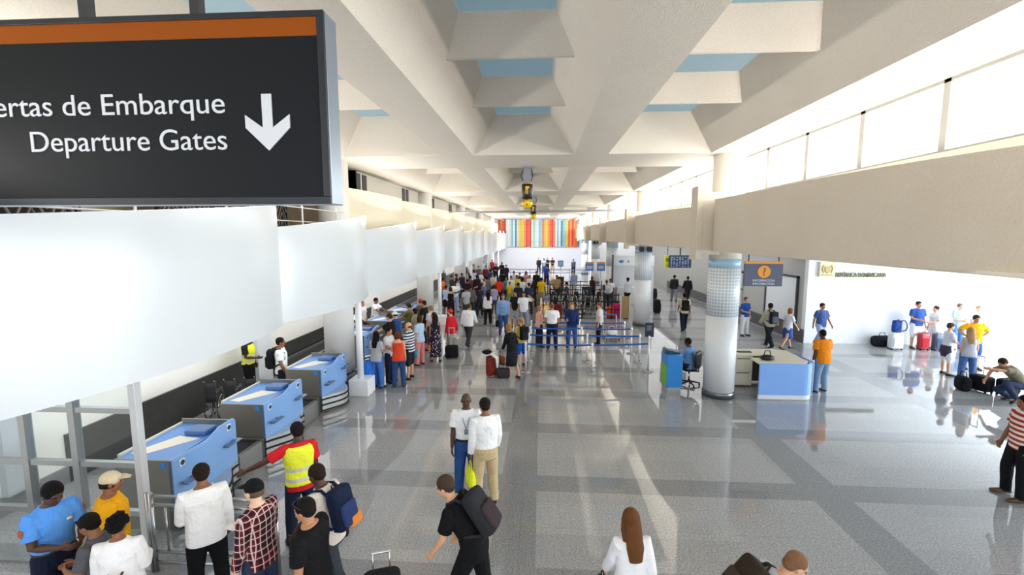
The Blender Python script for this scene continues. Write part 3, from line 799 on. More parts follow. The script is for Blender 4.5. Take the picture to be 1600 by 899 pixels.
# self service kiosk
ki = thing('kiosk', 'blue kiosk stand with green picture side and steel foot beside the office chair', 'kiosk', (3.29, 12.7, 0))
KB = mat('#2f86d4', .3)
bm = bmesh.new(); prism(bm, [(.2, 0), (.62, 0), (.62, .5), (.16, .5)], 'z', .18, 1.1); done('body', bm, KB, ki)
bm = bmesh.new(); prism(bm, [(.22, .03), (.6, .03), (.6, .48), (.19, .48)], 'z', 0, .18); done('foot', bm, mat('#c9cbcc', .25, .9), ki)
bm = bmesh.new(); vs = [bm.verts.new(p) for p in ((.199, .03, .22), (.199, .03, .8), (.16, .48, .8), (.16, .48, .22), (.18, .028, .22), (.18, .028, .8), (.14, .478, .8), (.14, .478, .22))]
for q in ((0, 1, 2, 3), (7, 6, 5, 4), (0, 4, 5, 1), (1, 5, 6, 2), (2, 6, 7, 3), (3, 7, 4, 0)): bm.faces.new([vs[i] for i in q])
done('picture_panel', bm, mat('#7ab648', .4), ki)['label'] = 'green picture panel'
bm = bmesh.new(); prism(bm, [(.18, 1.1), (.6, 1.1), (.6, 1.13), (.18, 1.22)], 'y', .2, .5); done('display_top', bm, mat('#274a66', .2), ki)
bm = bmesh.new(); prism(bm, [(.22, 1.1), (.22, 1.26), (.235, 1.26), (.235, 1.1)], 'y', .05, .48); done('glass_guard', bm, GLASS_G, ki)
# office chair
def office_chair(loc, rz, label):
    o = thing('office_chair', label, 'chair', loc, rz)
    bm = bmesh.new(); ell(bm, (0, 0, .48), .25, .24, .055); done('seat', bm, BLACK, o, True)
    bm = bmesh.new(); loft(bm, [(Vector((0, -.25 - .04 * abs(z - .8), z)), Vector((w, 0, 0)), Vector((0, .035, 0))) for z, w in ((.56, .12), (.62, .2), (.8, .235), (.98, .22), (1.06, .14))], 16, power=2.6); done('backrest', bm, BLACK, o, True)
    bm = bmesh.new(); tube(bm, [(0, -.1, .44), (0, -.28, .46), (0, -.29, .62)], .02, 8); done('back_bar', bm, BLACK, o, True)
    bm = bmesh.new(); cyl(bm, (0, 0, .1), .03, .34, 12); done('gas_column', bm, CHROME, o, True)
    for i in range(5):
        a = 2 * pi * i / 5 + .3
        bm = bmesh.new(); tube(bm, [(0, 0, .12), (.3 * cos(a), .3 * sin(a), .075)], [.03, .018], 8); lg = done('leg', bm, BLACK, o, True)
        bm = bmesh.new(); ell(bm, (.3 * cos(a), .3 * sin(a), .032), .03, .03, .032, n=10, m=6); done('castor', bm, RUBBER, lg, True)
    for s in (-1, 1):
        bm = bmesh.new(); tube(bm, [(s * .2, 0, .45), (s * .28, 0, .5), (s * .28, 0, .68)], .016, 8); box(bm, s * .28 - .035, s * .28 + .035, -.13, .13, .67, .70, .01); done('armrest', bm, BLACK, o, True)
    return o
office_chair((4.36, 13.55, 0), radians(48), 'black office chair on castors beside the blue kiosk')
# flight board and yellow sign in the corridor
p = aty(1063, 409, 24)
fb = thing('flight_board', 'hanging dark blue flight information screen in the right corridor', 'screen', (p.x, 24, p.z - .32))
boxo('housing', -.55, .55, 0, .12, 0, .64, mat('#1c2740', .35), fb, .01)
bm = bmesh.new()
for i in range(7):
    x = -.48 + i * .14
    for j in range(9):
        if random.random() < .75: box(bm, x, x + .05 + .05 * random.random(), -.006, 0, .06 + j * .058, .095 + j * .058)
done('lettering', bm, mat('#8fa6d6', .5), fb)
boxo('hanger', -.03, .03, .04, .08, .64, 4.02 - (p.z - .32), DKGREY, fb)
p = aty(1043, 409, 24.2)
ys = thing('yellow_sign', 'small hanging yellow sign left of the flight information screen', 'sign', (p.x, 24.2, p.z - .32))
boxo('panel', -.17, .17, 0, .08, 0, .64, mat('#e3dc4a', .5), ys, .005); boxo('hanger', -.015, .015, .03, .05, .64, 4.02 - (p.z - .32), DKGREY, ys)
bm = bmesh.new(); bmesh.ops.create_cone(bm, cap_ends=True, segments=20, radius1=.1, radius2=.1, depth=.01, matrix=Matrix.Translation((0, -.004, .42)) @ Matrix.Rotation(pi / 2, 4, 'X')); box(bm, -.08, .08, -.006, 0, .1, .14); done('symbol', bm, mat('#8a8a3a', .5), ys)
# white service booth behind the second column
p = aty(976, 440, 30)
bo = thing('service_booth', 'white service booth with a lit blue logo panel behind the second right column', 'booth', (p.x, 30, 0))
boxo('back_panel', -.75, 1.9, .3, .4, 0, 3.1, mat('#dfe3e8', .5), bo); boxo('frame', -.80, -.75, -.1, .4, 0, 3.15, DKGREY, bo); boxo('counter', -.5, 1.6, -.3, .2, 0, 1.1, mat('#e6ebf0', .4), bo, .01); boxo('header', -.75, 1.9, .25, .3, 2.45, 3.1, mat('#f6f8fb', .4), bo)
bm = bmesh.new(); ell(bm, (-.2, .24, 2.72), .16, .02, .1, n=14, m=7); box(bm, .2, .3, .235, .25, 2.66, 2.78); done('logo', bm, mat('#4f8fd6', .4), bo)
# relief plaque and letters on the white side wall
pq = thing('relief_plaque', 'cream coat of arms relief plaque on the white side wall', 'plaque', (11.42, 19.3, 2.74))
boxo('slab', -.3, .3, -.1, 0, 0, .6, mat('#e6ddb8', .7, 0, .3, 20), pq, .01)
bm = bmesh.new()
prism(bm, [(-.1, .42), (.1, .42), (.1, .24), (0, .14), (-.1, .24)], 'y', -.13, -.1); tube(bm, [(-.15, -.11, .18), (-.2, -.11, .32), (-.15, -.11, .46)], .02, 8); tube(bm, [(.15, -.11, .18), (.2, -.11, .32), (.15, -.11, .46)], .02, 8); box(bm, -.2, .2, -.125, -.1, .06, .1)
done('emblem', bm, mat('#c9b982', .7), pq)
wl = thing('wall_lettering', 'bronze letters reading Republica Dominicana on the white side wall', 'lettering', (11.78, 19.3, 2.74))
tx = text_mesh('lettering', 'REPÚBLICA DOMINICANA', .25, mat('#77744c', .6), wl, (0, -.03, 0), depth=.015, bold=.004)
tx.scale.x = 1.95 / max(v.co.x for v in tx.data.vertices)
# folded wheelchairs
def make_wheelchair():
    o = thing('wheelchair', '', 'wheelchair')
    for s in (-1, 1):
        bm = bmesh.new(); R = .30; N = 28
        pts = [(s * .22, R * cos(2 * pi * i / N), .31 + R * sin(2 * pi * i / N)) for i in range(N + 1)]
        tube(bm, pts, .016, 6, False); wh = done('wheel', bm, RUBBER, o, True)
        bm = bmesh.new()
        for i in range(10): tube(bm, [(s * .22, 0, .31), (s * .22, R * cos(2 * pi * i / 10), .31 + R * sin(2 * pi * i / 10))], .004, 4, False)
        tube(bm, [(s * .25, (R - .04) * cos(2 * pi * i / N), .31 + (R - .04) * sin(2 * pi * i / N)) for i in range(N + 1)], .007, 5, False)
        done('spokes', bm, CHROME, wh, True)
        bm = bmesh.new(); tube(bm, [(s * .18, -.3, 1.0), (s * .18, -.22, .96), (s * .18, -.2, .4), (s * .18, .35, .38), (s * .18, .42, .15)], .013, 8); tube(bm, [(s * .18, -.2, .7), (s * .18, .22, .7), (s * .18, .24, .4)], .013, 8); done('side_frame', bm, CHROME, o, True)
        bm = bmesh.new(); tube(bm, [(s * .18, .3 + .08 * cos(2 * pi * i / 14), .09 + .08 * sin(2 * pi * i / 14)) for i in range(15)], .014, 6, False); done('castor', bm, RUBBER, o, True)
        boxo('footplate', s * .1 - .07, s * .1 + .07, .4, .52, .11, .13, DKGREY, o); boxo('armrest', s * .18 - .025, s * .18 + .025, -.14, .18, .71, .74, BLACK, o, .008)
    bm = bmesh.new(); loft(bm, [(Vector((0, -.21, z)), Vector((.18, 0, 0)), Vector((0, .02, 0))) for z in (.48, .6, .8, .92)], 12, power=4); done('backrest', bm, mat('#17181c', .6), o, True)
    boxo('seat', -.18, .18, -.2, .24, .46, .49, mat('#17181c', .6), o, .01)
    return o
wc = make_wheelchair(); index_kids()
wl_ = [(-7.85, 10.25, 20, 'black wheelchair nearest the counters, first of the row parked by the left wall'), (-7.5, 10.45, 20, 'black wheelchair in the middle of the row parked by the left wall'), (-7.15, 10.65, 22, 'black wheelchair last in the row parked by the left wall, beside the vest worker')]
for i in range(10):
    p = aty(868 + (i % 5) * 17, 455, 25.7 + (i // 5) * 2.7 + (i % 2) * .15)
    wl_.append((p.x, p.y, 170 + 25 * (i % 3), 'dark wheelchair, %s from the left in the %s row parked inside the queue maze' % (('first', 'second', 'third', 'fourth', 'fifth')[i % 5], ('front', 'back')[i // 5])))
for i, (x, y, a, lab) in enumerate(wl_):
    q = wc if i == 0 else copy_tree(wc)
    q.location = (x, y, 0); q.rotation_euler = (0, 0, radians(a)); q['label'] = lab; q.scale = (.6 if i < 3 else .85, 1, 1)
    q['group'] = 'wheelchairs by the left wall' if i < 3 else 'wheelchairs in the queue maze'
# mezzanine railing and lattice seen under the sign
rl = thing('mezzanine_railing', 'thin white railing on the mezzanine edge behind the white panels', 'railing', (-5.25, 0, 3.2))
for y in (2.2, 3.95, 5.7, 7.45, 8.2, 9.9, 11.6):
    bm = bmesh.new(); cyl(bm, (0, y, 0), .02, 1.9, 10); done('post', bm, WHITE, rl, True)
for z in (1.2, 1.5, 1.8):
    bm = bmesh.new(); tube(bm, [(0, 0, z), (0, 12, z)], .012, 8, False); done('rail', bm, WHITE, rl, True)
for i, y in enumerate((3.4, 6.8, 9.3)):
    o = thing('lattice_screen', 'dark zigzag lattice screen on the mezzanine, %s from the front' % ('first', 'second', 'third')[i], 'screen', (-7.2, y + 2.5, 3.2), radians(90), 'lattice screens on the mezzanine')
    boxo('backing', -.9, .9, .05, .1, 0, 2.6, mat('#231d1a', .6), o)
    bm = bmesh.new()
    for c in range(4):
        for dz in (0, .25, .5):
            x0 = -.9 + c * .45
            for z in (.2, .9, 1.6):
                tube(bm, [(x0, 0, z + dz), (x0 + .225, 0, z + .45 + dz), (x0 + .45, 0, z + dz)], .02, 5)
    done('bars', bm, mat('#8a8178', .5), o)
    boxo('frame', -.95, -.9, 0, .1, 0, 2.65, BLACK, o); boxo('frame', .9, .95, 0, .1, 0, 2.65, BLACK, o)
# ================================================================== PEOPLE
SKIN = ['#e8bfa2', '#d9a684', '#b98260', '#8a5a3c', '#4e3020']
REM = []
def skin_mat(i): return mat(SKIN[i], 0.55, 0, 0.0, 8, 0.05)
def rem(o, vox, smooth=3):
    m = o.modifiers.new('r', 'REMESH'); m.mode = 'VOXEL'; m.voxel_size = vox; m.use_smooth_shade = True
    s = o.modifiers.new('s', 'SMOOTH'); s.factor = 0.5; s.iterations = smooth
    REM.append(o)
MALE = [(.82, .155, .108, -.012), (.92, .168, .122, -.012), (1.02, .155, .11, 0), (1.10, .15, .105, .004), (1.22, .165, .118, .006), (1.34, .182, .12, 0), (1.42, .168, .095, -.008), (1.465, .11, .072, -.01), (1.50, .06, .062, -.005)]
FEM = [(.82, .165, .118, -.014), (.92, .172, .122, -.014), (1.02, .146, .105, 0), (1.10, .128, .095, .004), (1.22, .142, .11, .014), (1.30, .152, .115, .018), (1.40, .14, .085, -.004), (1.455, .09, .062, -.008), (1.50, .05, .054, -.005)]
REST = (4, 8, 14, 4)
POSES = {
    'stand': dict(L=REST, R=REST, lL=(0, 4, 0), lR=(0, 4, 0)),
    'relaxed': dict(L=(-4, 8, 10, 3), R=(8, 9, 22, 0), lL=(2, 5, 2), lR=(10, 6, 14)),
    'walk': dict(L=(22, 7, 36, 2), R=(-18, 8, -6, 4), lL=(-20, 2, 14), lR=(22, 2, 8)),
    'walk2': dict(L=(-18, 8, -4, 4), R=(22, 7, 36, 2), lL=(22, 2, 8), lR=(-20, 2, 14)),
    'akimbo': dict(L=(-18, 42, 18, -50), R=(-18, 42, 18, -50), lL=(0, 7, 0), lR=(0, 7, 0)),
    'phone': dict(L=(16, 8, 84, -30), R=(16, 8, 88, -26), lL=(0, 5, 0), lR=(3, 5, 4)),
    'cross': dict(L=(14, 12, 72, -62), R=(16, 12, 80, -60), lL=(0, 6, 0), lR=(0, 6, 0)),
    'hold': dict(L=REST, R=(8, 8, 86, -12), lL=(0, 5, 0), lR=(3, 5, 4)),
    'holdL': dict(L=(8, 8, 86, -12), R=REST, lL=(0, 5, 0), lR=(3, 5, 4)),
    'reach': dict(L=(52, 8, 62, 2), R=(46, 10, 66, 0), lL=(0, 5, 0), lR=(6, 5, 8)),
    'wide': dict(L=(22, 62, 42, 58), R=REST, lL=(0, 6, 0), lR=(8, 6, 10)),
    'bend': dict(L=(12, 8, 34, -4), R=(-8, 16, 26, -6), lL=(24, 3, 22), lR=(-10, 3, 10)),
    'pull': dict(L=REST, R=(-14, 12, -8, 8), lL=(0, 4, 0), lR=(2, 4, 2)),
    'headhold': dict(L=(30, 80, 150, -40), R=REST, lL=(0, 5, 0), lR=(0, 5, 0)),
    'sit': dict(L=(38, 10, 80, -6), R=(42, 10, 82, -6), lL=(80, 8, 84), lR=(84, 8, 80)),
    'crouch': dict(L=(88, 6, 96, -2), R=(60, 10, 30, -8), lL=(96, 12, 128), lR=(60, 10, 120)),
}
def smooth01(t):
    t = max(0, min(1, t)); return t * t * (3 - 2 * t)
PEOPLE = []
def person(px, py, h, face, label, group, top, bot, hair=('short', '#1a130e'), skin=3, pose='stand', lean=0, hp=0, hy=0, fem=False, g=1.0,
           cap=None, vest=None, feet=None, shoes='#1c1a19', pack=None, bag=None, extra=None, loc=None, tuck=False, over=None):
    s = h / 1.75
    P = dict(POSES[pose]); P.update(over or {})
    if loc is None:
        q = at(*(feet or (px, py)), 0 if feet else h)
        dist = q.y
    else: dist = loc[1]
    near = dist < 9.5
    vox = .0065 if dist < 6.2 else .0085 if dist < 9.5 else .0115 if dist < 16 else .015 if dist < 26 else .02
    off = .010 + vox * .55
    T = FEM if fem else MALE
    am = .86 if fem else 1.0
    # spine
    zs = [.80 + .05 * i for i in range(16)]
    pos = Vector((0, 0, .80)); SP = []
    for i, z in enumerate(zs):
        a = radians(lean) * smooth01((z - .86) / .34)
        R = Matrix.Rotation(-a, 3, 'X'); SP.append((z, pos.copy(), R)); pos = pos + R @ Vector((0, 0, .05))
    def S(z):
        i = max(0, min(len(SP) - 2, int((z - .80) / .05 + 1e-6))); t = (z - SP[i][0]) / .05
        a, b = SP[i], SP[i + 1]
        return a[1].lerp(b[1], t), (a[2] if t < .5 else b[2])
    def ring(z, w, d, yo=0.0):
        p, R = S(z)
        return (p + R @ Vector((0, yo, 0)), R @ Vector((w, 0, 0)), R @ Vector((0, d, 0)))
    nb, Rn = S(1.48)
    Rh = Matrix.Rotation(-radians(lean * .75 + hp), 3, 'X') @ Matrix.Rotation(radians(-hy), 3, 'Z')
    hc = nb + Rn @ Vector((0, .0, .045)) + Rh @ Vector((0, .022, .1))
    # limbs
    def adir(a, b, side):
        a, b = radians(a), radians(b); return Vector((side * sin(b), sin(a) * cos(b), -cos(a) * cos(b)))
    arms, legs = {}, {}
    for nm, side in (('L', -1), ('R', 1)):
        a, b, a2, b2 = P[nm]
        p, R = S(1.405); sh = p + R @ Vector((side * (T[5][1] * g * .95), -.005, .0))
        el = sh + adir(a, b, side) * .285; d2 = adir(a2, b2, side); wr = el + d2 * .25
        arms[nm] = (side, sh, el, wr, d2)
        f, ab, kn = P['l' + nm]
        hip = Vector((side * .088, 0, .90)); d = adir(f, ab, side); k = hip + d * .42
        d_ = adir(f - kn, ab * .4, side); an = k + d_ * .41
        legs[nm] = (side, hip, k, an)
    dz = .085 - min(legs['L'][3].z, legs['R'][3].z)
    parts = []
    root = thing('person', label, 'person', (0, 0, 0), radians(-face), group)
    def fin(name, bm, m, vx=None, sm=3, parent=None):
        for v in bm.verts: v.co = (v.co + Vector((0, 0, dz))) * s
        o = done(name, bm, m, parent or root, True)
        if vx: rem(o, vx, sm)
        return o
    # ---- body: one continuous surface
    bm = bmesh.new()
    loft(bm, [ring(z, w * g, d * (g * 1.0), yo) for z, w, d, yo in T], 18, power=2.3)
    tube(bm, [nb - Rn @ Vector((0, .0, .05)), nb + Rn @ Vector((0, 0, .05)), hc + Rh @ Vector((0, -.02, -.03))], [.062 * am, .055 * am, .052 * am], 12)
    hd = lambda x, y, z: hc + Rh @ Vector((x, y, z))
    ell(bm, hd(0, -.012, .03), .075, .094, .09, Rh, 18, 12)
    ell(bm, hd(0, .022, -.042), .057, .066, .07, Rh, 14, 10)
    ell(bm, hd(0, .055, -.085), .03, .026, .024, Rh, 10, 6)
    tube(bm, [hd(0, .078, .022), hd(0, .098, -.018)], [.011, .016], 8)
    for sd in (-1, 1):
        ell(bm, hd(sd * .076, -.01, -.005), .012, .022, .032, Rh, 10, 6); ell(bm, hd(sd * .036, .052, -.022), .026, .026, .024, Rh, 10, 6)
        tube(bm, [hd(sd * .016, .08, .035), hd(sd * .046, .068, .034)], [.010, .008], 6)
    for zz in (-.05, -.062): ell(bm, hd(0, .078, zz), .022, .012, .007, Rh, 10, 6)
    for nm, (side, sh, el, wr, d2) in arms.items():
        p, R = S(1.38)
        tube(bm, [p + R @ Vector((side * .08, 0, .01)), sh, sh.lerp(el, .35), el, el.lerp(wr, .3), wr], [.06 * am, .062 * am, .05 * am * g, .04 * am, .042 * am, .028 * am], 12)
        n = Vector((-side, 0, 0)); n = (n - d2 * n.dot(d2)).normalized(); lat = d2.cross(n)
        if lat.dot(Vector((0, 1, .5))) < 0: lat = -lat
        def sec(t, w, th): return (wr + d2 * t + n * .004, lat * w, n * th)
        loft(bm, [sec(-.01, .026, .02), sec(.03, .036, .017), sec(.07, .042, .015), sec(.092, .04, .012)], 12, power=2.6)
        r = max(.0082, vox * .8)
        for i, L_ in enumerate((.070, .078, .073, .058)):
            b0 = wr + d2 * .085 + lat * (.0295 - .0195 * i)
            p1 = b0 + (d2 * .92 + n * .38).normalized() * L_ * .55; p2 = p1 + (d2 * .6 + n * .8).normalized() * L_ * .5
            tube(bm, [b0, p1, p2], [r * 1.05, r, r * .85], 8)
        t0 = wr + d2 * .03 + lat * .03; t1 = t0 + (d2 * .65 + lat * .65 + n * .3).normalized() * .045
        tube(bm, [t0, t1, t1 + (d2 * .85 + lat * .2 + n * .4).normalized() * .034], [.012, .0105, .009], 8)
    for nm, (side, hip, k, an) in legs.items():
        tube(bm, [hip + Vector((0, 0, .02)), hip.lerp(k, .3), k, k.lerp(an, .3) + Vector((0, -.012, 0)), an], [.088 * g, .08 * g, .056, .055, .038], 14)
        loft(bm, [(an + Vector((0, -.05, -.05)), Vector((.028, 0, 0)), Vector((0, 0, .026))), (an + Vector((0, .03, -.045)), Vector((.036, 0, 0)), Vector((0, 0, .03))), (an + Vector((0, .13, -.06)), Vector((.042, 0, 0)), Vector((0, 0, .016)))], 10)
        ell(bm, an + Vector((0, -.005, -.03)), .034, .04, .045)
    fin('body', bm, skin_mat(skin), vox)
    # ---- face details on nearer people
    if dist < 17:
        for sd in (-1, 1):
            bm = bmesh.new(); ell(bm, hd(sd * .031, .0755, .016), .011, .008, .007, Rh, 10, 6); fin('eye', bm, mat('#17110d', .25))
        bm = bmesh.new(); ell(bm, hd(0, .086, -.056), .022, .007, .0045, Rh, 10, 6); fin('mouth', bm, mat('#7c4238' if skin < 3 else '#4a2620', .5))
    # ---- hair
    st, hcq = hair
    hm = mat(hcq, .7, 0, .9, 90, .25, .15)
    if st != 'bald' and not (cap and st in ('short', 'buzz')):
        bm = bmesh.new()
        t = .003 if st == 'buzz' else .012
        ell(bm, hd(0, -.026, .042), .078 + t, .092 + t, .083 + t, Rh, 18, 12)
        ell(bm, hd(0, -.06, -.01), .066 + t * .6, .05 + t, .06, Rh, 14, 9)
        if st == 'curly':
            for i in range(26):
                a, b = random.uniform(0, 2 * pi), random.uniform(-.25, 1)
                if sin(a) > .45 and b < .6: continue
                q = sqrt(max(0, 1 - b * b)); ell(bm, hd(.085 * q * cos(a), -.03 + .1 * q * sin(a), .042 + .09 * b), .028, .028, .028, None, 8, 6)
        if st == 'long':
            loft(bm, [(hd(0, -.05, .05), Rh @ Vector((.075, 0, 0)), Rh @ Vector((0, .06, 0))), (hd(0, -.075, -.08), Rh @ Vector((.088, 0, 0)), Rh @ Vector((0, .05, 0))), (nb + Rn @ Vector((0, -.11, -.08)), Rn @ Vector((.095, 0, 0)), Rn @ Vector((0, .045, 0))), (nb + Rn @ Vector((0, -.125, -.22)), Rn @ Vector((.07, 0, 0)), Rn @ Vector((0, .03, 0)))], 14)
            for sd in (-1, 1): tube(bm, [hd(sd * .075, -.01, .03), hd(sd * .085, -.02, -.08), nb + Rn @ Vector((sd * .085, -.04, -.04))], [.026, .03, .026], 8)
        if st == 'pony': tube(bm, [hd(0, -.1, .06), hd(0, -.15, .02), hd(0, -.145, -.1), nb + Rn @ Vector((0, -.13, -.12))], [.03, .036, .032, .014], 10)
        if st == 'bun': ell(bm, hd(0, -.11, .07), .05, .045, .045, Rh)
        if st == 'medium':
            for sd in (-1, 1): tube(bm, [hd(sd * .072, -.01, .04), hd(sd * .082, -.015, -.05), hd(sd * .07, -.02, -.1)], [.026, .028, .02], 8)
            ell(bm, hd(0, -.075, -.05), .075, .045, .07, Rh)
        fin('hair', bm, hm, max(vox, .008), 2)
    elif st == 'bald' and skin < 3:
        bm = bmesh.new(); loft(bm, [(hd(0, -.045, -.045), Rh @ Vector((.066, 0, 0)), Rh @ Vector((0, .066, 0))), (hd(0, -.042, -.01), Rh @ Vector((.0775, 0, 0)), Rh @ Vector((0, .072, 0))), (hd(0, -.04, .02), Rh @ Vector((.0755, 0, 0)), Rh @ Vector((0, .07, 0)))], 18); fin('hair', bm, hm)
    if cap:
        bm = bmesh.new(); ell(bm, hd(0, -.014, .045), .086, .104, .088, Rh, 18, 12)
        cp = fin('cap', bm, fabric(cap))
        if cap != '#efefe8':
            bm = bmesh.new(); loft(bm, [(hd(0, .06, .055), Rh @ Vector((.078, 0, 0)), Rh @ Vector((0, .01, .006))), (hd(0, .11, .05), Rh @ Vector((.072, 0, 0)), Rh @ Vector((0, .01, .006))), (hd(0, .165, .036), Rh @ Vector((.045, 0, 0)), Rh @ Vector((0, .01, .005)))], 14); fin('brim', bm, fabric(cap), parent=cp)
        else:
            bm = bmesh.new(); loft(bm, [(hd(0, -.01, .04), Rh @ Vector((.14, 0, 0)), Rh @ Vector((0, .155, 0))), (hd(0, -.01, .05), Rh @ Vector((.135, 0, 0)), Rh @ Vector((0, .15, 0)))], 20); fin('brim', bm, fabric(cap), parent=cp)
        if hair[0] == 'short':
            bm = bmesh.new(); loft(bm, [(hd(0, -.03, -.04), Rh @ Vector((.072, 0, 0)), Rh @ Vector((0, .08, 0))), (hd(0, -.028, .02), Rh @ Vector((.081, 0, 0)), Rh @ Vector((0, .09, 0)))], 18); fin('hair', bm, hm)
    # ---- top garment
    kind, tcol = top[0], top[1]
    tm = fabric(*top[1:])
    bt, bcol = bot[0], bot[1]
    lo = .98 if tuck else .84
    if bt == 'dress': lo = .90
    bm = bmesh.new()
    rr = [q for q in T if q[0] > lo - .001]
    if rr[0][0] > lo: rr = [(lo, T[1][1] if lo < .95 else T[2][1] * 1.03, T[1][2] if lo < .95 else T[2][2] * 1.03, T[1][3])] + rr
    loose = .012 if kind in ('loose', 'jacket') else .004
    rings = []
    for z, w, d, yo in rr:
        if z >= 1.49: continue
        e = off + (loose + (.008 if 1.0 < z < 1.2 else 0)) * (1 if z < 1.4 else .3)
        if kind == 'tank' and z > 1.44: continue
        rings.append(ring(z, w * g + e, d * g + e, yo))
    if kind != 'tank': rings.append(ring(1.485, .068 * am + off, .066 * am + off, -.004))
    loft(bm, rings, 20, power=2.3)
    if kind != 'tank':
        for nm, (side, sh, el, wr, d2) in arms.items():
            p, R = S(1.38); e = off + loose * .7
            st0 = p + R @ Vector((side * .08, 0, .01))
            if kind in ('tee', 'polo'):
                q = sh.lerp(el, .72)
                tube(bm, [st0, sh, sh.lerp(el, .3)], [.06 * am + e, .064 * am + e, .055 * am * g + e + .004], 12)
                d = (el - sh).normalized(); u, v = frame_of(d)
                loft(bm, [(sh, u * (.062 * am + e), v * (.062 * am + e)), (sh.lerp(el, .35), u * (.054 * am * g + e + .004), v * (.054 * am * g + e + .004)), (q, u * (.05 * am * g + e + .012), v * (.05 * am * g + e + .012))], 14)
            else:
                d = (wr - el).normalized(); u, v = frame_of(d)
                tube(bm, [st0, sh, sh.lerp(el, .4), el], [.06 * am + e, .064 * am + e, .054 * am * g + e, .046 * am + e], 12)
                loft(bm, [(el, u * (.046 * am + e), v * (.046 * am + e)), (el.lerp(wr, .5), u * (.042 * am + e), v * (.042 * am + e)), (el.lerp(wr, .95), u * (.034 * am + e), v * (.034 * am + e))], 14)
    else:
        for sd in (-1, 1):
            pts = [ring(1.36, 0, 0)[0] + S(1.36)[1] @ Vector((sd * .085, .10, 0)), S(1.46)[0] + S(1.46)[1] @ Vector((sd * .085, 0, .012)), S(1.36)[0] + S(1.36)[1] @ Vector((sd * .085, -.09, 0))]
            tube(bm, pts, .022, 8)
    fin({'tee': 'shirt', 'polo': 'polo_shirt', 'long': 'shirt', 'tank': 'top', 'jacket': 'jacket', 'loose': 'blouse'}[kind], bm, tm, vox, 3)
    if vest:
        bm = bmesh.new(); loft(bm, [ring(z, w * g + off + .014, d * g + off + .014, yo) for z, w, d, yo in T if .9 < z < 1.44] + [ring(1.455, .135 * g, .085, -.008)], 20, power=2.3)
        fin('safety_vest', bm, fabric(vest, 'vest', '#c9ccc4'), vox, 2)
    # ---- bottom garment
    bmn = fabric(bcol, *bot[2:])
    bm = bmesh.new()
    if bt in ('trousers', 'shorts'):
        top_z = 1.01
        loft(bm, [ring(.80, T[0][1] * g + off, T[0][2] * g + off, -.012), ring(.92, T[1][1] * g + off, T[1][2] * g + off, -.012), ring(top_z, T[2][1] * g + off + .002, T[2][2] * g + off + .002, 0)], 18, power=2.3)
        for nm, (side, hip, k, an) in legs.items():
            e = off + .006
            tube(bm, [hip + Vector((0, 0, .02)), hip.lerp(k, .35), k], [.09 * g + e, .084 * g + e, .064 + e], 14)
            d = (k - hip).normalized(); u, v = frame_of(d)
            if bt == 'shorts':
                loft(bm, [(hip.lerp(k, .3), u * (.085 * g + e + .004), v * (.085 * g + e + .004)), (hip.lerp(k, .88), u * (.076 + e + .008), v * (.076 + e + .008))], 14)
            else:
                tube(bm, [k, k.lerp(an, .35)], [.064 + e, .062 + e], 14)
                d = (an - k).normalized(); u, v = frame_of(d)
                loft(bm, [(k.lerp(an, .25), u * (.063 + e), v * (.063 + e)), (k.lerp(an, .6), u * (.054 + e), v * (.054 + e)), (an + d * .03, u * (.05 + e), v * (.052 + e))], 14)
        fin('trousers' if bt == 'trousers' else 'shorts', bm, bmn, vox, 2)
    else:
        hem = .50 if bt == 'skirt' else .42
        if bt == 'longdress': hem = .2
        loft(bm, [ring(1.02, T[2][1] * g + off + .004, T[2][2] * g + off + .004, 0), ring(.92, T[1][1] * g + off + .008, T[1][2] * g + off + .01, -.012), ring(.82, T[0][1] * g + off + .02, T[0][2] * g + off + .02, -.012),
                  (Vector((0, .01, .62)), Vector((.2 * g, 0, 0)), Vector((0, .16 * g, 0))), (Vector((0, .01, hem)), Vector((.205 * g, 0, 0)), Vector((0, .17 * g, 0)))], 20)
        fin('skirt' if bt == 'skirt' else 'dress', bm, bmn)
    if tuck:
        bm = bmesh.new(); loft(bm, [ring(.985, T[2][1] * g + off + .012, T[2][2] * g + off + .012), ring(1.02, T[2][1] * g + off + .012, T[2][2] * g + off + .012)], 20, power=2.3); fin('belt', bm, mat('#1d1512', .4))
    # ---- shoes
    for nm, (side, hip, k, an) in legs.items():
        pitch = atan2(max(0, an.z + dz - .088), .17); Rf = Matrix.Rotation(-pitch, 3, 'X') @ Matrix.Rotation(-side * .15, 3, 'Z')
        f = lambda y, z: an + Rf @ Vector((0, y, z))
        bm = bmesh.new()
        X = lambda w: Rf @ Vector((w, 0, 0)); Z = lambda t: Rf @ Vector((0, 0, t))
        loft(bm, [(f(-.075, -.052), X(.022), Z(.022)), (f(-.06, -.04), X(.036), Z(.042)), (f(0, -.035), X(.042), Z(.048)), (f(.07, -.048), X(.046), Z(.036)), (f(.14, -.058), X(.05), Z(.026)), (f(.185, -.064), X(.038), Z(.02)), (f(.198, -.066), X(.02), Z(.014))], 12, power=2.6)
        fin('shoe', bm, mat(shoes, .5))
    # ---- place
    hz = (hd(0, -.01, .122) + Vector((0, 0, dz))) * s
    Rz = Matrix.Rotation(radians(-face), 3, 'Z')
    if loc is not None: base = Vector((loc[0], loc[1], 0))
    elif feet: base = at(feet[0], feet[1], 0)
    else:
        q = at(px, py, hz.z); o_ = Rz @ Vector((hz.x, hz.y, 0)); base = Vector((q.x - o_.x, q.y - o_.y, 0))
    root.location = base + (Vector((0, 0, loc[2])) if loc is not None and len(loc) > 2 else Vector((0, 0, 0)))
    W = lambda v: base + Rz @ ((v + Vector((0, 0, dz))) * s)
    if extra: extra(fin, S, hd, Rh, ring, arms, off, T)
    att = []
    PEOPLE.append((root, att, loc is not None))
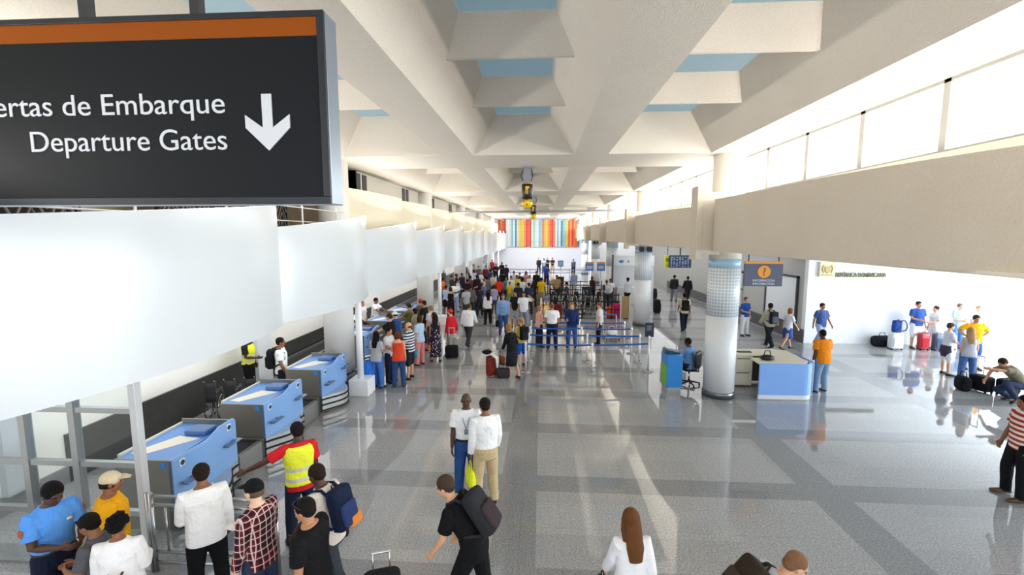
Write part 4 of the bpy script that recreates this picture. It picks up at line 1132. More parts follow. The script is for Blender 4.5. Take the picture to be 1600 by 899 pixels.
    if pack:
        c, R = S(pack[4] if len(pack) > 4 else 1.24); bk_ = backpack(W(c + R @ Vector((0, -(T[5][2] * g + off + .095), 0))), Rz @ R, s * (.62 if len(pack) > 4 else 1), pack[0], pack[1], pack[2] if len(pack) > 2 else pack[0], pack[3] if len(pack) > 3 else None); att.append(bk_)
    if bag:
        side, sh, el, wr, d2 = arms[bag[0]]
        att.append(hand_bag(W(wr + d2 * .12), Rz, bag[1], bag[2], bag[3] if len(bag) > 3 else 'bag', bag[4] if len(bag) > 4 else None))
    return root
def rbox(bm, c, hx, hy, hz, R=None, n=20, p=4.0):
    R = R or Matrix.Identity(3)
    loft(bm, [(Vector(c) + R @ Vector((0, 0, z * hz)), R @ Vector((hx * k, 0, 0)), R @ Vector((0, hy * k, 0))) for z, k in ((-1, .86), (-.93, .97), (-.8, 1), (.7, 1), (.88, .95), (.97, .82), (1, .6))], n, power=p)
def backpack(c, R, s, color, label, c2, c3=None):
    o = thing('backpack', label, 'backpack', c, 0)
    o.rotation_mode = 'QUATERNION'; o.rotation_quaternion = R.to_quaternion(); o.scale = (s, s, s)
    bm = bmesh.new(); rbox(bm, (0, 0, -.02), .155, .085, .235); done('main_body', bm, fabric(color), o, True)
    bm = bmesh.new(); rbox(bm, (0, -.09, -.09), .12, .035, .13); done('front_pocket', bm, fabric(c2), o, True)
    if c3:
        bm = bmesh.new(); rbox(bm, (.06, -.06, -.2), .11, .07, .06); done('bottom_patch', bm, fabric(c3), o, True)['label'] = 'orange bottom patch'
    bm = bmesh.new(); tube(bm, [(-.03, .05, .21), (-.03, .05, .25), (.03, .05, .25), (.03, .05, .21)], .009, 6); done('grab_handle', bm, fabric(color), o, True)
    for sd in (-1, 1):
        bm = bmesh.new()
        pts = [(.1, .08, .17), (.1, .14, .235), (.105, .24, .235), (.11, .335, .13), (.125, .335, -.02), (.17, .22, -.14), (.155, .07, -.2)]
        tube(bm, [(sd * x, y, z) for x, y, z in pts], .018, 8); done('strap', bm, fabric(color), o, True)
    return o
def hand_bag(p, Rz, color, label, kind='bag', c2=None):
    o = thing('handbag', label, 'bag', (p.x, p.y, p.z), Rz.to_euler().z)
    bm = bmesh.new(); loft(bm, [(Vector((0, 0, z)), Vector((.07 * k, 0, 0)), Vector((0, .17 * k2, 0))) for z, k, k2 in ((-.42, .6, .85), (-.4, .9, .95), (-.3, 1, 1), (-.18, .7, .9), (-.14, .35, .82))], 16, power=3); done('bag_body', bm, fabric(color) if not c2 else fabric(color, 'stripe', c2), o, True)
    bm = bmesh.new(); tube(bm, [(0, -.08, -.16), (0, -.06, -.05), (0, 0, 0), (0, .06, -.05), (0, .08, -.16)], .009, 6); done('handle', bm, fabric(color), o, True)
    return o
def suitcase(px, py, rz, color, label, w=.4, d=.24, h=.55, handle=True, soft=True, loc=None, hx=.38):
    p = loc or at(px, py, 0)
    o = thing('suitcase', label, 'suitcase', (p[0], p[1], 0), radians(rz))
    bm = bmesh.new(); rbox(bm, (0, 0, .05 + h / 2), w / 2, d / 2, h / 2, p=5.0); done('shell', bm, fabric(color) if soft else mat(color, .35), o, True)
    bm = bmesh.new(); rbox(bm, (0, -d / 2, .05 + h * .42), w * .38, .025, h * .28, p=5.0); done('front_pocket', bm, fabric(color), o, True)
    for sx in (-1, 1):
        for sy in (-1, 1):
            bm = bmesh.new(); bmesh.ops.create_cone(bm, cap_ends=True, segments=12, radius1=.03, radius2=.03, depth=.025, matrix=Matrix.Translation((sx * w * .38, sy * d * .32, .03)) @ Matrix.Rotation(pi / 2, 4, 'Y')); done('wheel', bm, RUBBER, o, True)
    if handle:
        bm = bmesh.new(); t = .05 + h
        for sx in (-1, 1): tube(bm, [(sx * .09, d * .3, t - .05), (sx * .09, d * .3, t + hx)], .01, 6, False)
        tube(bm, [(-.1, d * .3, t + hx), (.1, d * .3, t + hx)], .016, 8); done('pull_handle', bm, mat('#cfd2d5', .25, .8), o, True)
    else:
        bm = bmesh.new(); tube(bm, [(-.08, 0, .04 + h), (-.06, 0, .08 + h), (.06, 0, .08 + h), (.08, 0, .04 + h)], .012, 6); done('grip', bm, BLACK, o, True)
    return o
def soft_bag(px, py, rz, color, label, l=.5, w=.26, h=.3, cat='bag', loc=None):
    p = loc or at(px, py, 0)
    z = p[2] if len(p) > 2 else 0
    o = thing('travel_bag', label, cat, (p[0], p[1], z), radians(rz))
    bm = bmesh.new(); loft(bm, [(Vector((x * l / 2, 0, h / 2)), Vector((0, w / 2 * k, 0)), Vector((0, 0, h / 2 * k))) for x, k in ((-1, .6), (-.94, .9), (-.7, 1), (.7, 1), (.94, .9), (1, .6))], 16, power=3); done('bag_body', bm, fabric(color), o, True)
    bm = bmesh.new(); tube(bm, [(-.14, 0, h * .9), (-.1, 0, h + .12), (.1, 0, h + .12), (.14, 0, h * .9)], .012, 6); done('handle', bm, fabric(color), o, True)
    bm = bmesh.new(); rbox(bm, (0, -w / 2, h * .42), l * .3, .02, h * .28); done('side_pocket', bm, fabric(color), o, True)
    return o
# ------------------------------------------------------------------ foreground figures
G1 = 'people in the foreground'
def lanyard(fin, S, hd, Rh, ring, arms, off, T):
    bm = bmesh.new(); a, R = S(1.46); c, R2 = S(1.2)
    for sd in (-1, 1): tube(bm, [a + R @ Vector((sd * .06, -.02, .01)), S(1.36)[0] + R @ Vector((sd * .05, .145, 0)), c + R2 @ Vector((0, .155, 0))], .006, 6)
    box(bm, -.03, .03, c.y + .15, c.y + .16, c.z - .08, c.z)
    fin('lanyard', bm, mat('#8c8f96', .5))
def sunglasses(fin, S, hd, Rh, ring, arms, off, T):
    bm = bmesh.new()
    for sd in (-1, 1): ell(bm, hd(sd * .035, .062, .1), .03, .012, .02, Rh, 10, 6); tube(bm, [hd(sd * .066, .055, .1), hd(sd * .09, -.03, .06)], .006, 6)
    fin('sunglasses', bm, mat('#1c2024', .15))
def paper(fin, S, hd, Rh, ring, arms, off, T):
    w = arms['R'][3] + arms['R'][4] * .12
    bm = bmesh.new(); box(bm, w.x - .11, w.x + .02, w.y - .04, w.y + .12, w.z - .004, w.z + .004); fin('paper', bm, mat('#f2f2ee', .7))
def patch(fin, S, hd, Rh, ring, arms, off, T):
    for nm in 'LR':
        side, sh, el, wr, d2 = arms[nm]; c = sh.lerp(el, .35) + Vector((side * .078, 0, 0)); bm = bmesh.new(); rbox(bm, c, .012, .032, .036, n=12); fin('shoulder_patch', bm, mat('#a8543c', .6))
    bm = bmesh.new(); c, R = S(1.32); ell(bm, c + R @ Vector((-.08, .148, 0)), .03, .01, .018); fin('badge', bm, mat('#d8dbe0', .3, .6))
person(85, 758, 1.78, 105, 'officer in a light blue short-sleeved shirt and navy trousers beside the glass partition', G1, ('polo', '#5a9cee'), ('trousers', '#141a30'), ('short', '#0e0c0b'), 4, 'phone', 4, 22, extra=patch, tuck=True)
person(131, 806, 1.60, 262, 'dark-haired person in a grey shirt facing the blue-shirted officer', G1, ('tee', '#55555a'), ('trousers', '#1b1b1e'), ('short', '#17110e'), 3, 'phone', 5, 18, g=.88)
person(173, 738, 1.74, 48, 'man in a yellow shirt and beige cap, seen from behind at the glass partition', G1, ('loose', '#f2ad16'), ('trousers', '#2b2c31'), ('short', '#2a1d14'), 3, 'akimbo', 0, 5, cap='#d6c4a4', g=1.12)
def bagstraps(fin, S, hd, Rh, ring, arms, off, T):
    bm = bmesh.new()
    for sd in (-1, 1): tube(bm, [S(1.2)[0] + Vector((sd * .03, -.16, 0)), S(1.36)[0] + Vector((sd * .08, -.145, 0)), S(1.46)[0] + Vector((sd * .11, -.03, .03)), S(1.36)[0] + Vector((sd * .11, .13, 0))], .013, 6)
    fin('strap', bm, fabric('#5b3a22'))
person(183, 803, 1.62, 335, 'woman in a white blouse with curly black hair beside the blue-shirted officer', G1, ('loose', '#f3f1f2'), ('trousers', '#27272c'), ('curly', '#0d0b0b'), 3, 'hold', 0, 8, fem=True, g=1.15, pack=('#5a3a22', 'small brown leather backpack on the woman in the white blouse', '#6b4527', None, 1.02))
person(313, 725, 1.74, 318, 'person in a loose white long-sleeved shirt and black trousers at the steel barrier', G1, ('loose', '#f2f0ef'), ('trousers', '#101013'), ('short', '#241a16'), 3, 'holdL', 3, 8, g=1.08)
person(395, 750, 1.80, 282, 'man in a red plaid shirt and black cap holding a paper', G1, ('long', '#7c1f2b', 'plaid', '#26181c', '#e8dcd8'), ('trousers', '#2c3852'), ('short', '#6b5641'), 0, 'hold', 0, 4, cap='#111214', extra=paper)
person(463, 660, 1.78, 322, 'worker in a yellow safety vest over a red shirt reaching out with the left arm', G1, ('tee', '#d0252c'), ('trousers', '#1d2538'), ('short', '#191312'), 4, 'wide', 4, 6, vest='#eef03c')
person(490, 727, 1.76, 285, 'man with a navy and orange backpack walking behind the black T-shirt man', G1, ('tee', '#e9dcd2'), ('trousers', '#3c4049'), ('short', '#2a1d15'), 4, 'walk', 14, 8, pack=('#17213c', 'navy backpack with an orange patch on the walking man', '#2b3c68', '#e08a3a'))
person(472, 780, 1.76, 276, 'man in a black T-shirt with sunglasses pushed up on his head', G1, ('tee', '#131316'), ('trousers', '#38486a'), ('short', '#1a1412'), 2, 'relaxed', 3, 10, extra=sunglasses, g=1.12)
suitcase(548, 905, 20, '#232427', 'black upright suitcase at the bottom edge behind the man in black', .42, .26, .62, True, loc=(-1.75, 4.62), hx=.2)
person(690, 745, 1.80, 284, 'man in black leaning forward under a dark backpack in the middle foreground', G1, ('tee', '#0f0f11'), ('trousers', '#101114'), ('short', '#4a3a2e'), 1, 'bend', 36, -4, pack=('#2a2a2e', 'dark grey backpack on the leaning man in black', '#3a2f33'), g=1.05)
person(728, 615, 1.80, 172, 'bald man in a white polo shirt and jeans with a lanyard, facing the camera', G1, ('polo', '#f4f5f7'), ('trousers', '#2f5390'), ('bald', '#111111'), 4, 'stand', 0, 2, extra=lanyard, shoes='#e6e6e4', tuck=True)
person(757, 622, 1.80, 338, 'man in a white polo shirt and khaki trousers talking to the bald man', G1, ('loose', '#f3f4f6'), ('trousers', '#c9b48c'), ('short', '#20170f'), 3, 'relaxed', 2, 4, tuck=True, bag=('L', '#e8ef2e', 'folded yellow safety vest held by the man in khaki trousers', 'folded vest'))
person(985, 795, 1.68, 350, 'woman with long brown hair and a white top walking away at the bottom centre', G1, ('loose', '#efeff3'), ('trousers', '#b9a68c'), ('long', '#6b4426'), 1, 'walk', 5, 6, fem=True, bag=('L', '#17171a', 'black shoulder bag at the left side of the long-haired woman'))
person(1256, 868, 1.78, 86, 'bald man in a pale blue shirt leaning forward at the bottom right', G1, ('polo', '#b9c6d8'), ('trousers', '#3a3d45'), ('buzz', '#8a6448'), 1, 'walk', 38, 8, pack=('#33271f', 'dark brown backpack on the leaning bald man', '#40322a'))
person(1603, 618, 1.78, 283, 'person in a red and white striped shirt and black trousers at the right edge', G1, ('tee', '#b2392c', 'stripe', '#f1e9e2'), ('trousers', '#15161a'), ('short', '#1c1410'), 3, 'relaxed', 0, 4, shoes='#5c4128')
# ------------------------------------------------------------------ right side hall
G2 = 'travellers in the bright side hall'
person(1285, 515, 1.78, 350, 'man in an orange shirt and faded jeans leaning on the information desk', G2, ('polo', '#e88612'), ('trousers', '#7f9bb5'), ('buzz', '#17120f'), 4, 'relaxed', 6, 4, g=1.08)
def tied(fin, S, hd, Rh, ring, arms, off, T):
    bm = bmesh.new(); loft(bm, [(Vector((.0, -.03, z)), Vector((w, 0, 0)), Vector((0, d, 0))) for z, w, d in ((.62, .16, .12), (.8, .215, .165), (.97, .19, .15), (1.0, .18, .14))], 18); fin('tied_jacket', bm, fabric('#4a4050'))
person(1487, 505, 1.66, 100, 'woman in a pale top with a dark jacket tied around her waist', G2, ('tee', '#dcdfe8'), ('shorts', '#f1f1f4'), ('short', '#4a3a30'), 1, 'cross', 0, 5, fem=True, extra=tied)
person(1518, 512, 1.68, 30, 'blonde woman in a grey sleeveless top and blue jeans beside black bags', G2, ('tank', '#b9bcc8'), ('trousers', '#4a6ea6'), ('long', '#b08d62'), 1, 'relaxed', 0, 5, fem=True)
person(1527, 493, 1.80, 195, 'man in a bright yellow T-shirt and blue shorts behind the blonde woman', G2, ('tee', '#f7b318'), ('shorts', '#2f5fc0'), ('short', '#3c2c22'), 2, 'akimbo', 0, 6, g=1.1)
person(1499, 470, 1.78, 185, 'man in a light blue shirt standing behind the woman with the tied jacket', G2, ('tee', '#b6d0ee'), ('trousers', '#5d8bc8'), ('short', '#8a7a66'), 0, 'phone', loc=(16.1, 18.65))
person(1528, 476, 1.70, 220, 'person in a white top standing behind the man in yellow', G2, ('tee', '#f4f4f4'), ('trousers', '#d9dade'), ('short', '#b08a5e'), 0, 'stand', fem=True, loc=(16.75, 18.6))
person(1592, 556, 1.74, 278, 'man in an olive T-shirt crouching over a suitcase at the right edge', G2, ('tee', '#7d7a64'), ('trousers', '#2a3350'), ('short', '#2a1f18'), 2, 'crouch', 46, 0, loc=(12.55, 12.6))
suitcase(1573, 618, 15, '#15171c', 'black suitcase lying in front of the crouching man in olive', .55, .3, .42, False)
suitcase(1532, 612, 100, '#131418', 'black wheeled bag with raised handle between the blonde woman and the crouching man', .5, .32, .42, True, hx=.55)
soft_bag(1503, 610, 80, '#141518', 'small black bag on the floor left of the blonde woman', .36, .26, .42)
person(1427, 464, 1.84, 178, 'man in a navy T-shirt and white shorts by the white wall', G2, ('tee', '#3358a8'), ('shorts', '#eef0f4'), ('short', '#3a3230'), 1, 'hold', g=1.1, loc=(14.62, 18.7))
person(1453, 472, 1.68, 265, 'woman in white with a blue and white striped bag by the white wall', G2, ('tee', '#f1eeee'), ('trousers', '#f3f3f5'), ('short', '#3a2a22'), 1, 'holdL', fem=True, loc=(15.2, 18.6), bag=('R', '#3454a4', 'blue and white striped beach bag held by the woman in white', 'bag', '#eef0f4'))
suitcase(1398, 546, 0, '#d9dbe0', 'pale suitcase standing under a blue backpack by the white wall', .46, .3, .62, False, soft=False)
q = at(1398, 546, 0)
bpk = backpack(Vector((q.x, q.y, .67 + .26)), Matrix.Rotation(pi, 3, 'Z'), 1.0, '#2b4b96', 'blue backpack resting on the pale suitcase by the white wall', '#1c2438')
soft_bag(1377, 541, 8, '#1b1f29', 'dark bag on the floor left of the pale suitcase', .7, .4, .42)
suitcase(1441, 547, 0, '#b8323c', 'red suitcase between the man in navy and the woman in white', .34, .24, .62, False, soft=False)
suitcase(1464, 548, 0, '#54617c', 'slate blue suitcase right of the woman in white', .36, .24, .62, False, soft=False)
person(1269, 471, 1.80, 170, 'person with a blue vest-like top walking past the corner of the white wall', G2, ('tee', '#4a5f9c'), ('trousers', '#a9c0dc'), ('short', '#22201f'), 2, 'walk', loc=(10.95, 18.55))
person(1160, 464, 1.70, 165, 'woman in a blue top and white trousers behind the information desk', G2, ('tee', '#2a55a8'), ('trousers', '#f0f0f4'), ('short', '#6b4a30'), 1, 'hold', fem=True, g=1.05)
person(1148, 462, 1.72, 120, 'dark-clad person half hidden behind the white column', G2, ('tee', '#1e2530'), ('trousers', '#22242a'), ('short', '#4a3020'), 2, 'stand')
person(1204, 474, 1.78, 350, 'man in a black and cream jacket walking away behind the information counter', G2, ('jacket', '#b9b39c'), ('trousers', '#23242a'), ('short', '#1a1716'), 3, 'walk', pack=('#24262c', 'dark backpack on the man in the cream jacket', '#5f6168'))
person(1236, 482, 1.64, 75, 'auburn-haired woman in a pale top and blue skirt hurrying along the grey wall', G2, ('tee', '#d9dbe6'), ('skirt', '#3b57a6'), ('medium', '#8a5432'), 1, 'walk2', 6, fem=True)
person(1070, 458, 1.80, 5, 'person in a beige shirt and navy trousers with a black bag walking away', G2, ('tee', '#d9c9a6'), ('trousers', '#1d2333'), ('short', '#1b1513'), 3, 'walk', pack=('#14151a', 'black bag slung on the person in the beige shirt', '#1f2127'))
person(1054, 430, 1.80, 10, 'man in a dark suit jacket and grey trousers far along the corridor', G2, ('jacket', '#24262a'), ('trousers', '#7c7f86'), ('short', '#151211'), 3, 'walk2')
person(1075, 432, 1.76, 0, 'person in dark clothes right of the suited man far along the corridor', G2, ('jacket', '#1c1e26'), ('trousers', '#23262f'), ('short', '#12100f'), 3, 'walk')
person(1083, 541, 1.74, 312, 'seated attendant in a blue shirt on the black office chair', G2, ('tee', '#6f9ace'), ('trousers', '#1d2740'), ('short', '#17120f'), 4, 'sit', 4, 14, loc=(4.36, 13.55))
suitcase(1026, 490, 90, '#1b1c20', 'black suitcase standing against the second column on its right', .5, .34, .75, False)
suitcase(1022, 468, 80, '#2a2b30', 'dark grey suitcase farther back beside the second column', .5, .34, .7, False)
# ------------------------------------------------------------------ check-in side
G3 = 'people at the check-in desks'
person(384, 541, 1.76, 80, 'worker in a yellow safety vest and black trousers by the parked wheelchairs', G3, ('tee', '#232329'), ('trousers', '#141519'), ('short', '#13100f'), 4, 'hold', vest='#e9ef2c', loc=(-7.95, 11.75))
person(441, 531, 1.78, 70, 'man in a white polo shirt with a black backpack behind the second desk', G3, ('polo', '#f2f3f5'), ('trousers', '#1f2533'), ('short', '#1b1512'), 3, 'relaxed', pack=('#17181d', 'black backpack on the man in the white polo behind the desk', '#1f2026'), loc=(-6.7, 11.2))
person(549, 478, 1.70, 120, 'attendant in an orange-yellow top partly hidden by the white post', G3, ('tee', '#e8b21e'), ('trousers', '#2a2c36'), ('short', '#5a3b20'), 2, 'stand')
person(566, 470, 1.70, 100, 'clerk in a pale shirt standing far behind the counters', G3, ('tee', '#e4e3e6'), ('trousers', '#3c3f4a'), ('short', '#7b6250'), 2, 'stand')
person(579, 481, 1.72, 88, 'clerk in a white shirt leaning over the check-in counter', G3, ('polo', '#f1f2f5'), ('trousers', '#262a38'), ('short', '#14100e'), 4, 'reach', 14)
person(617, 466, 1.74, 95, 'second clerk in a white shirt farther along the counter', G3, ('polo', '#f4f4f6'), ('trousers', '#262a38'), ('short', '#1c1512'), 3, 'reach', 8)
person(597, 490, 1.78, 275, 'young man in a black T-shirt with brown hair at the counter', G3, ('tee', '#18191c'), ('trousers', '#262c3c'), ('short', '#4a3018'), 1, 'reach', 6)
person(594, 514, 1.66, 10, 'woman in a grey top and blue jeans with long black hair, first in the queue', G3, ('tee', '#a9abb4'), ('trousers', '#4672b6'), ('long', '#120f10'), 2, 'hold', fem=True, feet=(597, 605))
person(607, 515, 1.66, 100, 'dark-haired person in a white and black top between two women in jeans', G3, ('tee', '#d9dadf'), ('trousers', '#232c44'), ('short', '#1a1513'), 2, 'phone', feet=(610, 600))
person(622, 515, 1.64, 350, 'woman in a red sleeveless blouse and dark jeans at the front of the queue', G3, ('tank', '#d8472c'), ('trousers', '#2e4878'), ('medium', '#6a3420'), 1, 'holdL', fem=True, g=1.06, feet=(622, 604))
person(638, 500, 1.76, 275, 'balding man in a navy and white striped shirt and dark shorts', G3, ('tee', '#26324e', 'stripe', '#e6e8ee'), ('shorts', '#26282e'), ('bald', '#5a4636'), 1, 'cross', g=1.08, feet=(641, 592))
person(611, 487, 1.72, 300, 'man in a white hat and blue shirt at the counter', G3, ('tee', '#34538f'), ('trousers', '#30343e'), ('short', '#3a2c22'), 1, 'reach', 6, cap='#efefe8')
person(633, 474, 1.76, 280, 'man in an olive T-shirt and dark cap reaching to the counter', G3, ('tee', '#6a6a3c'), ('trousers', '#3d3a34'), ('short', '#1e1815'), 2, 'reach', 6, cap='#34322c')
person(650, 482, 1.64, 250, 'woman with dark hair and glasses behind the striped-shirt man', G3, ('tee', '#8d917c'), ('trousers', '#30343e'), ('medium', '#1a1412'), 2, 'stand', fem=True)
person(653, 467, 1.74, 300, 'man in a red cap by the second white column', G3, ('tee', '#57585c'), ('trousers', '#2d3038'), ('short', '#2a201a'), 2, 'stand', cap='#d8392c')
person(662, 470, 1.78, 280, 'broad man in a black T-shirt by the second white column', G3, ('tee', '#17181b'), ('trousers', '#23252b'), ('short', '#2a211b'), 2, 'relaxed', g=1.12)
person(655, 492, 1.68, 300, 'woman in a light blue top and pink trousers with a teal bag', G3, ('tee', '#b9d3ee'), ('trousers', '#e58f8f'), ('medium', '#3a261c'), 1, 'hold', fem=True, feet=(659, 570), bag=('L', '#1aa2b8', 'teal handbag carried by the woman in pink trousers'))
person(675, 490, 1.70, 350, 'woman in a dark floral dress with long dark hair and a pink bag', G3, ('tank', '#27263a', 'floral', '#c7a6b4', '#e9e0e4'), ('longdress', '#27263a', 'floral', '#c7a6b4', '#e9e0e4'), ('long', '#2a1c18'), 2, 'hold', fem=True, feet=(680, 566), bag=('L', '#d8336a', 'pink and yellow tote bag beside the floral dress', 'bag', '#e8c838'))
person(671, 478, 1.72, 290, 'person in a pale grey shirt behind the floral dress', G3, ('tee', '#c9cfda'), ('trousers', '#3a3f4c'), ('short', '#8a7458'), 1, 'stand')
person(688, 488, 1.62, 260, 'woman in a pink top just behind the floral dress', G3, ('tee', '#e88ab0'), ('trousers', '#f0c8d0'), ('medium', '#2a1c16'), 2, 'stand', fem=True)
person(701, 478, 1.72, 290, 'man in a red jacket and red cap pulling a black suitcase', G3, ('jacket', '#c8202c'), ('trousers', '#9a938c'), ('short', '#3a2a20'), 1, 'pull', cap='#d2372a', feet=(700, 556))
suitcase(706, 560, 10, '#17171b', 'black wheeled suitcase with long handle beside the man in the red jacket', .48, .3, .42, True, hx=.62)
suitcase(577, 606, 60, '#2f6fd0', 'tall bright blue backpack standing beside the woman in grey', .42, .34, .75, False)
suitcase(588, 598, 30, '#2272b8', 'second blue bag behind the tall bright blue one', .36, .3, .72, False)
# ------------------------------------------------------------------ middle of the hall
G4 = 'people in the middle of the hall'
person(803, 508, 1.70, 320, 'woman in a black dress bending over her luggage with a brown handbag', G4, ('long', '#17181c'), ('dress', '#20242e'), ('medium', '#a8783e'), 1, 'bend', 16, 10, fem=True, feet=(800, 590), bag=('L', '#8a4e2a', 'large brown leather handbag of the woman in the black dress'))
suitcase(769, 588, 25, '#7c2f22', 'rust red suitcase with a white jacket draped over it', .36, .28, .6, False)
q = at(769, 588, 0)
bm = bmesh.new(); loft(bm, [(Vector((.18, -.05, .32)), Vector((.05, 0, 0)), Vector((0, .16, .0))), (Vector((.16, -.04, .62)), Vector((.06, 0, .02)), Vector((0, .17, 0))), (Vector((.0, 0, .74)), Vector((.05, 0, .05)), Vector((0, .18, 0))), (Vector((-.16, .02, .68)), Vector((.03, 0, .05)), Vector((0, .15, 0)))], 14); tag(done('draped_jacket', bm, fabric('#f2f2f4'), None, True, loc=(q.x, q.y, 0)), 'white jacket draped over the rust red suitcase', 'jacket')
bm = bmesh.new(); ell(bm, (0, 0, 0), .16, .13, .07); tag(done('dark_hat', bm, fabric('#17191f'), None, True, loc=(q.x - .16, q.y - .02, .78)), 'dark hat lying on top of the rust red suitcase', 'hat')
soft_bag(786, 590, 10, '#3b3538', 'dark patterned bag on the floor at the feet of the woman in black', .42, .3, .3)
person(735, 468, 1.72, 15, 'person in a loose white shirt and dark trousers hurrying past the red-jacket man', G4, ('loose', '#f0eef2'), ('trousers', '#3a3a40'), ('short', '#4e3a26'), 2, 'walk2', 10, g=1.15, feet=(732, 540))
person(762, 455, 1.66, 340, 'woman in a white top with long black hair and dark leggings', G4, ('loose', '#ece6ea'), ('trousers', '#17171c'), ('long', '#15110f'), 2, 'hold', fem=True)
person(786, 460, 1.80, 175, 'man in a denim blue shirt with a long black bag hanging in front', G4, ('long', '#7f9fd0'), ('trousers', '#38598e'), ('short', '#5a544e'), 2, 'stand', g=1.1, bag=('R', '#15151a', 'long black garment bag in front of the denim-shirted man'))
person(806, 455, 1.78, 200, 'man in a black T-shirt and grey shorts in the middle of the hall', G4, ('tee', '#1d2124'), ('shorts', '#b9bdc8'), ('short', '#16120f'), 2, 'relaxed')
person(818, 456, 1.80, 185, 'man in a white T-shirt with one hand raised to his head', G4, ('tee', '#f2f4f8'), ('trousers', '#8d93a6'), ('short', '#2a1d16'), 2, 'headhold', g=1.08)
person(814, 496, 1.66, 330, 'blonde woman in a yellow top and blue shorts by the nearest belt post', G4, ('tee', '#cdbb62'), ('shorts', '#2458b8'), ('pony', '#b98a4e'), 1, 'stand', fem=True, pack=('#15161b', 'round black bag on the back of the blonde woman', '#22242b'))
person(862, 468, 1.80, 5, 'man in a white shirt and navy trousers waiting behind the blue belts', G4, ('polo', '#f3f4f7'), ('trousers', '#1b2340'), ('short', '#7a5a42'), 2, 'relaxed', tuck=True, g=1.08, feet=(862, 546))
person(845, 470, 1.64, 60, 'woman in a coral top beside the white-shirted man at the belts', G4, ('tank', '#e8b4a6'), ('trousers', '#23283a'), ('medium', '#b57a56'), 1, 'hold', fem=True, feet=(842, 542))
person(893, 475, 1.76, 190, 'man in a navy jacket and jeans waiting behind the blue belts', G4, ('jacket', '#1f3464'), ('trousers', '#3a5c9a'), ('short', '#a06a48'), 1, 'hold', feet=(893, 542))
person(926, 471, 1.72, 285, 'man in a pale grey T-shirt and dark trousers behind the blue belts', G4, ('tee', '#d3d4d6'), ('trousers', '#1e2027'), ('short', '#8a5a40'), 1, 'relaxed', feet=(936, 539))
bt = thing('luggage_trolley', 'low silver luggage trolley with a blue bar behind the blue belts', 'trolley', at(955, 530, 0))
bm = bmesh.new()
for s in (-.28, .28): tube(bm, [(s, -.5, .16), (s, .45, .16), (s, .6, .95)], .018, 8)
for y in (-.45, -.1, .25): tube(bm, [(-.28, y, .16), (.28, y, .16)], .015, 6)
done('frame', bm, CHROME, bt, True); boxo('push_bar', -.32, .32, .57, .63, .92, .98, mat('#1f58b0', .4), bt, .02); boxo('tray', -.26, .26, -.45, .4, .17, .19, mat('#c9ccd0', .3, .8), bt)
for x, y in ((-.25, -.45), (.25, -.45), (-.25, .4), (.25, .4)):
    bm = bmesh.new(); ell(bm, (x, y, .07), .025, .07, .07, n=12, m=8); done('wheel', bm, RUBBER, bt, True)
soft_bag(950, 527, 10, '#e6e8ec', 'white bag lying on the silver luggage trolley', .45, .3, .25, loc=tuple(at(955, 530, 0) + Vector((0, -.05, .19))))
# ------------------------------------------------------------------ right part of the queue
G5 = 'people at the right end of the queue'
person(966, 430, 1.78, 160, 'man in an orange T-shirt beside the second right column', G5, ('tee', '#e07a28'), ('trousers', '#5c6678'), ('short', '#1a1412'), 3, 'cross')
person(948, 438, 1.74, 350, 'person with a grey backpack standing before the orange-shirted man', G5, ('tee', '#4b4e58'), ('trousers', '#2a2d36'), ('short', '#6a3f28'), 2, 'stand', pack=('#c9ccd2', 'pale grey backpack on the person before the orange shirt', '#aeb2ba'))
person(954, 436, 1.70, 200, 'dark-haired person in white behind the grey backpack', G5, ('tee', '#eceef0'), ('trousers', '#3c4250'), ('short', '#0f0d0c'), 3, 'stand')
person(981, 434, 1.80, 330, 'man in a pale shirt and black trousers touching the second column', G5, ('long', '#d6d9e0'), ('trousers', '#121318'), ('short', '#141110'), 3, 'relaxed')
person(976, 426, 1.74, 185, 'service clerk in a blue shirt at the white booth', G5, ('polo', '#6f8fb8'), ('trousers', '#2a3040'), ('short', '#3a2c22'), 2, 'hold')
suitcase(964, 496, 10, '#c2286a', 'bright pink suitcase in front of the orange-shirted man', .5, .32, .7, False)
suitcase(953, 497, 0, '#d8502a', 'orange red suitcase left of the bright pink one', .36, .28, .55, False)
suitcase(871, 498, 10, '#6e1f22', 'dark red suitcase behind the white-shirted man', .45, .3, .7, False)
q = at(988, 512, 0)
nb_ = thing('notice_board', 'tan notice board leaning beside the second right column', 'board', (q.x - .15, q.y + 1.2, 0))
boxo('board', -.2, .2, -.02, .02, .25, 1.35, mat('#b99b6a', .6), nb_); boxo('frame', .2, .26, -.03, .03, 0, 1.4, WHITE, nb_); boxo('frame', -.24, -.2, -.03, .03, 0, 1.36, WHITE, nb_)
person(885, 441, 1.72, 270, 'man in a dark grey shirt with folded arms before the parked wheelchairs', G5, ('tee', '#3a4450'), ('trousers', '#20232b'), ('short', '#171311'), 2, 'cross')
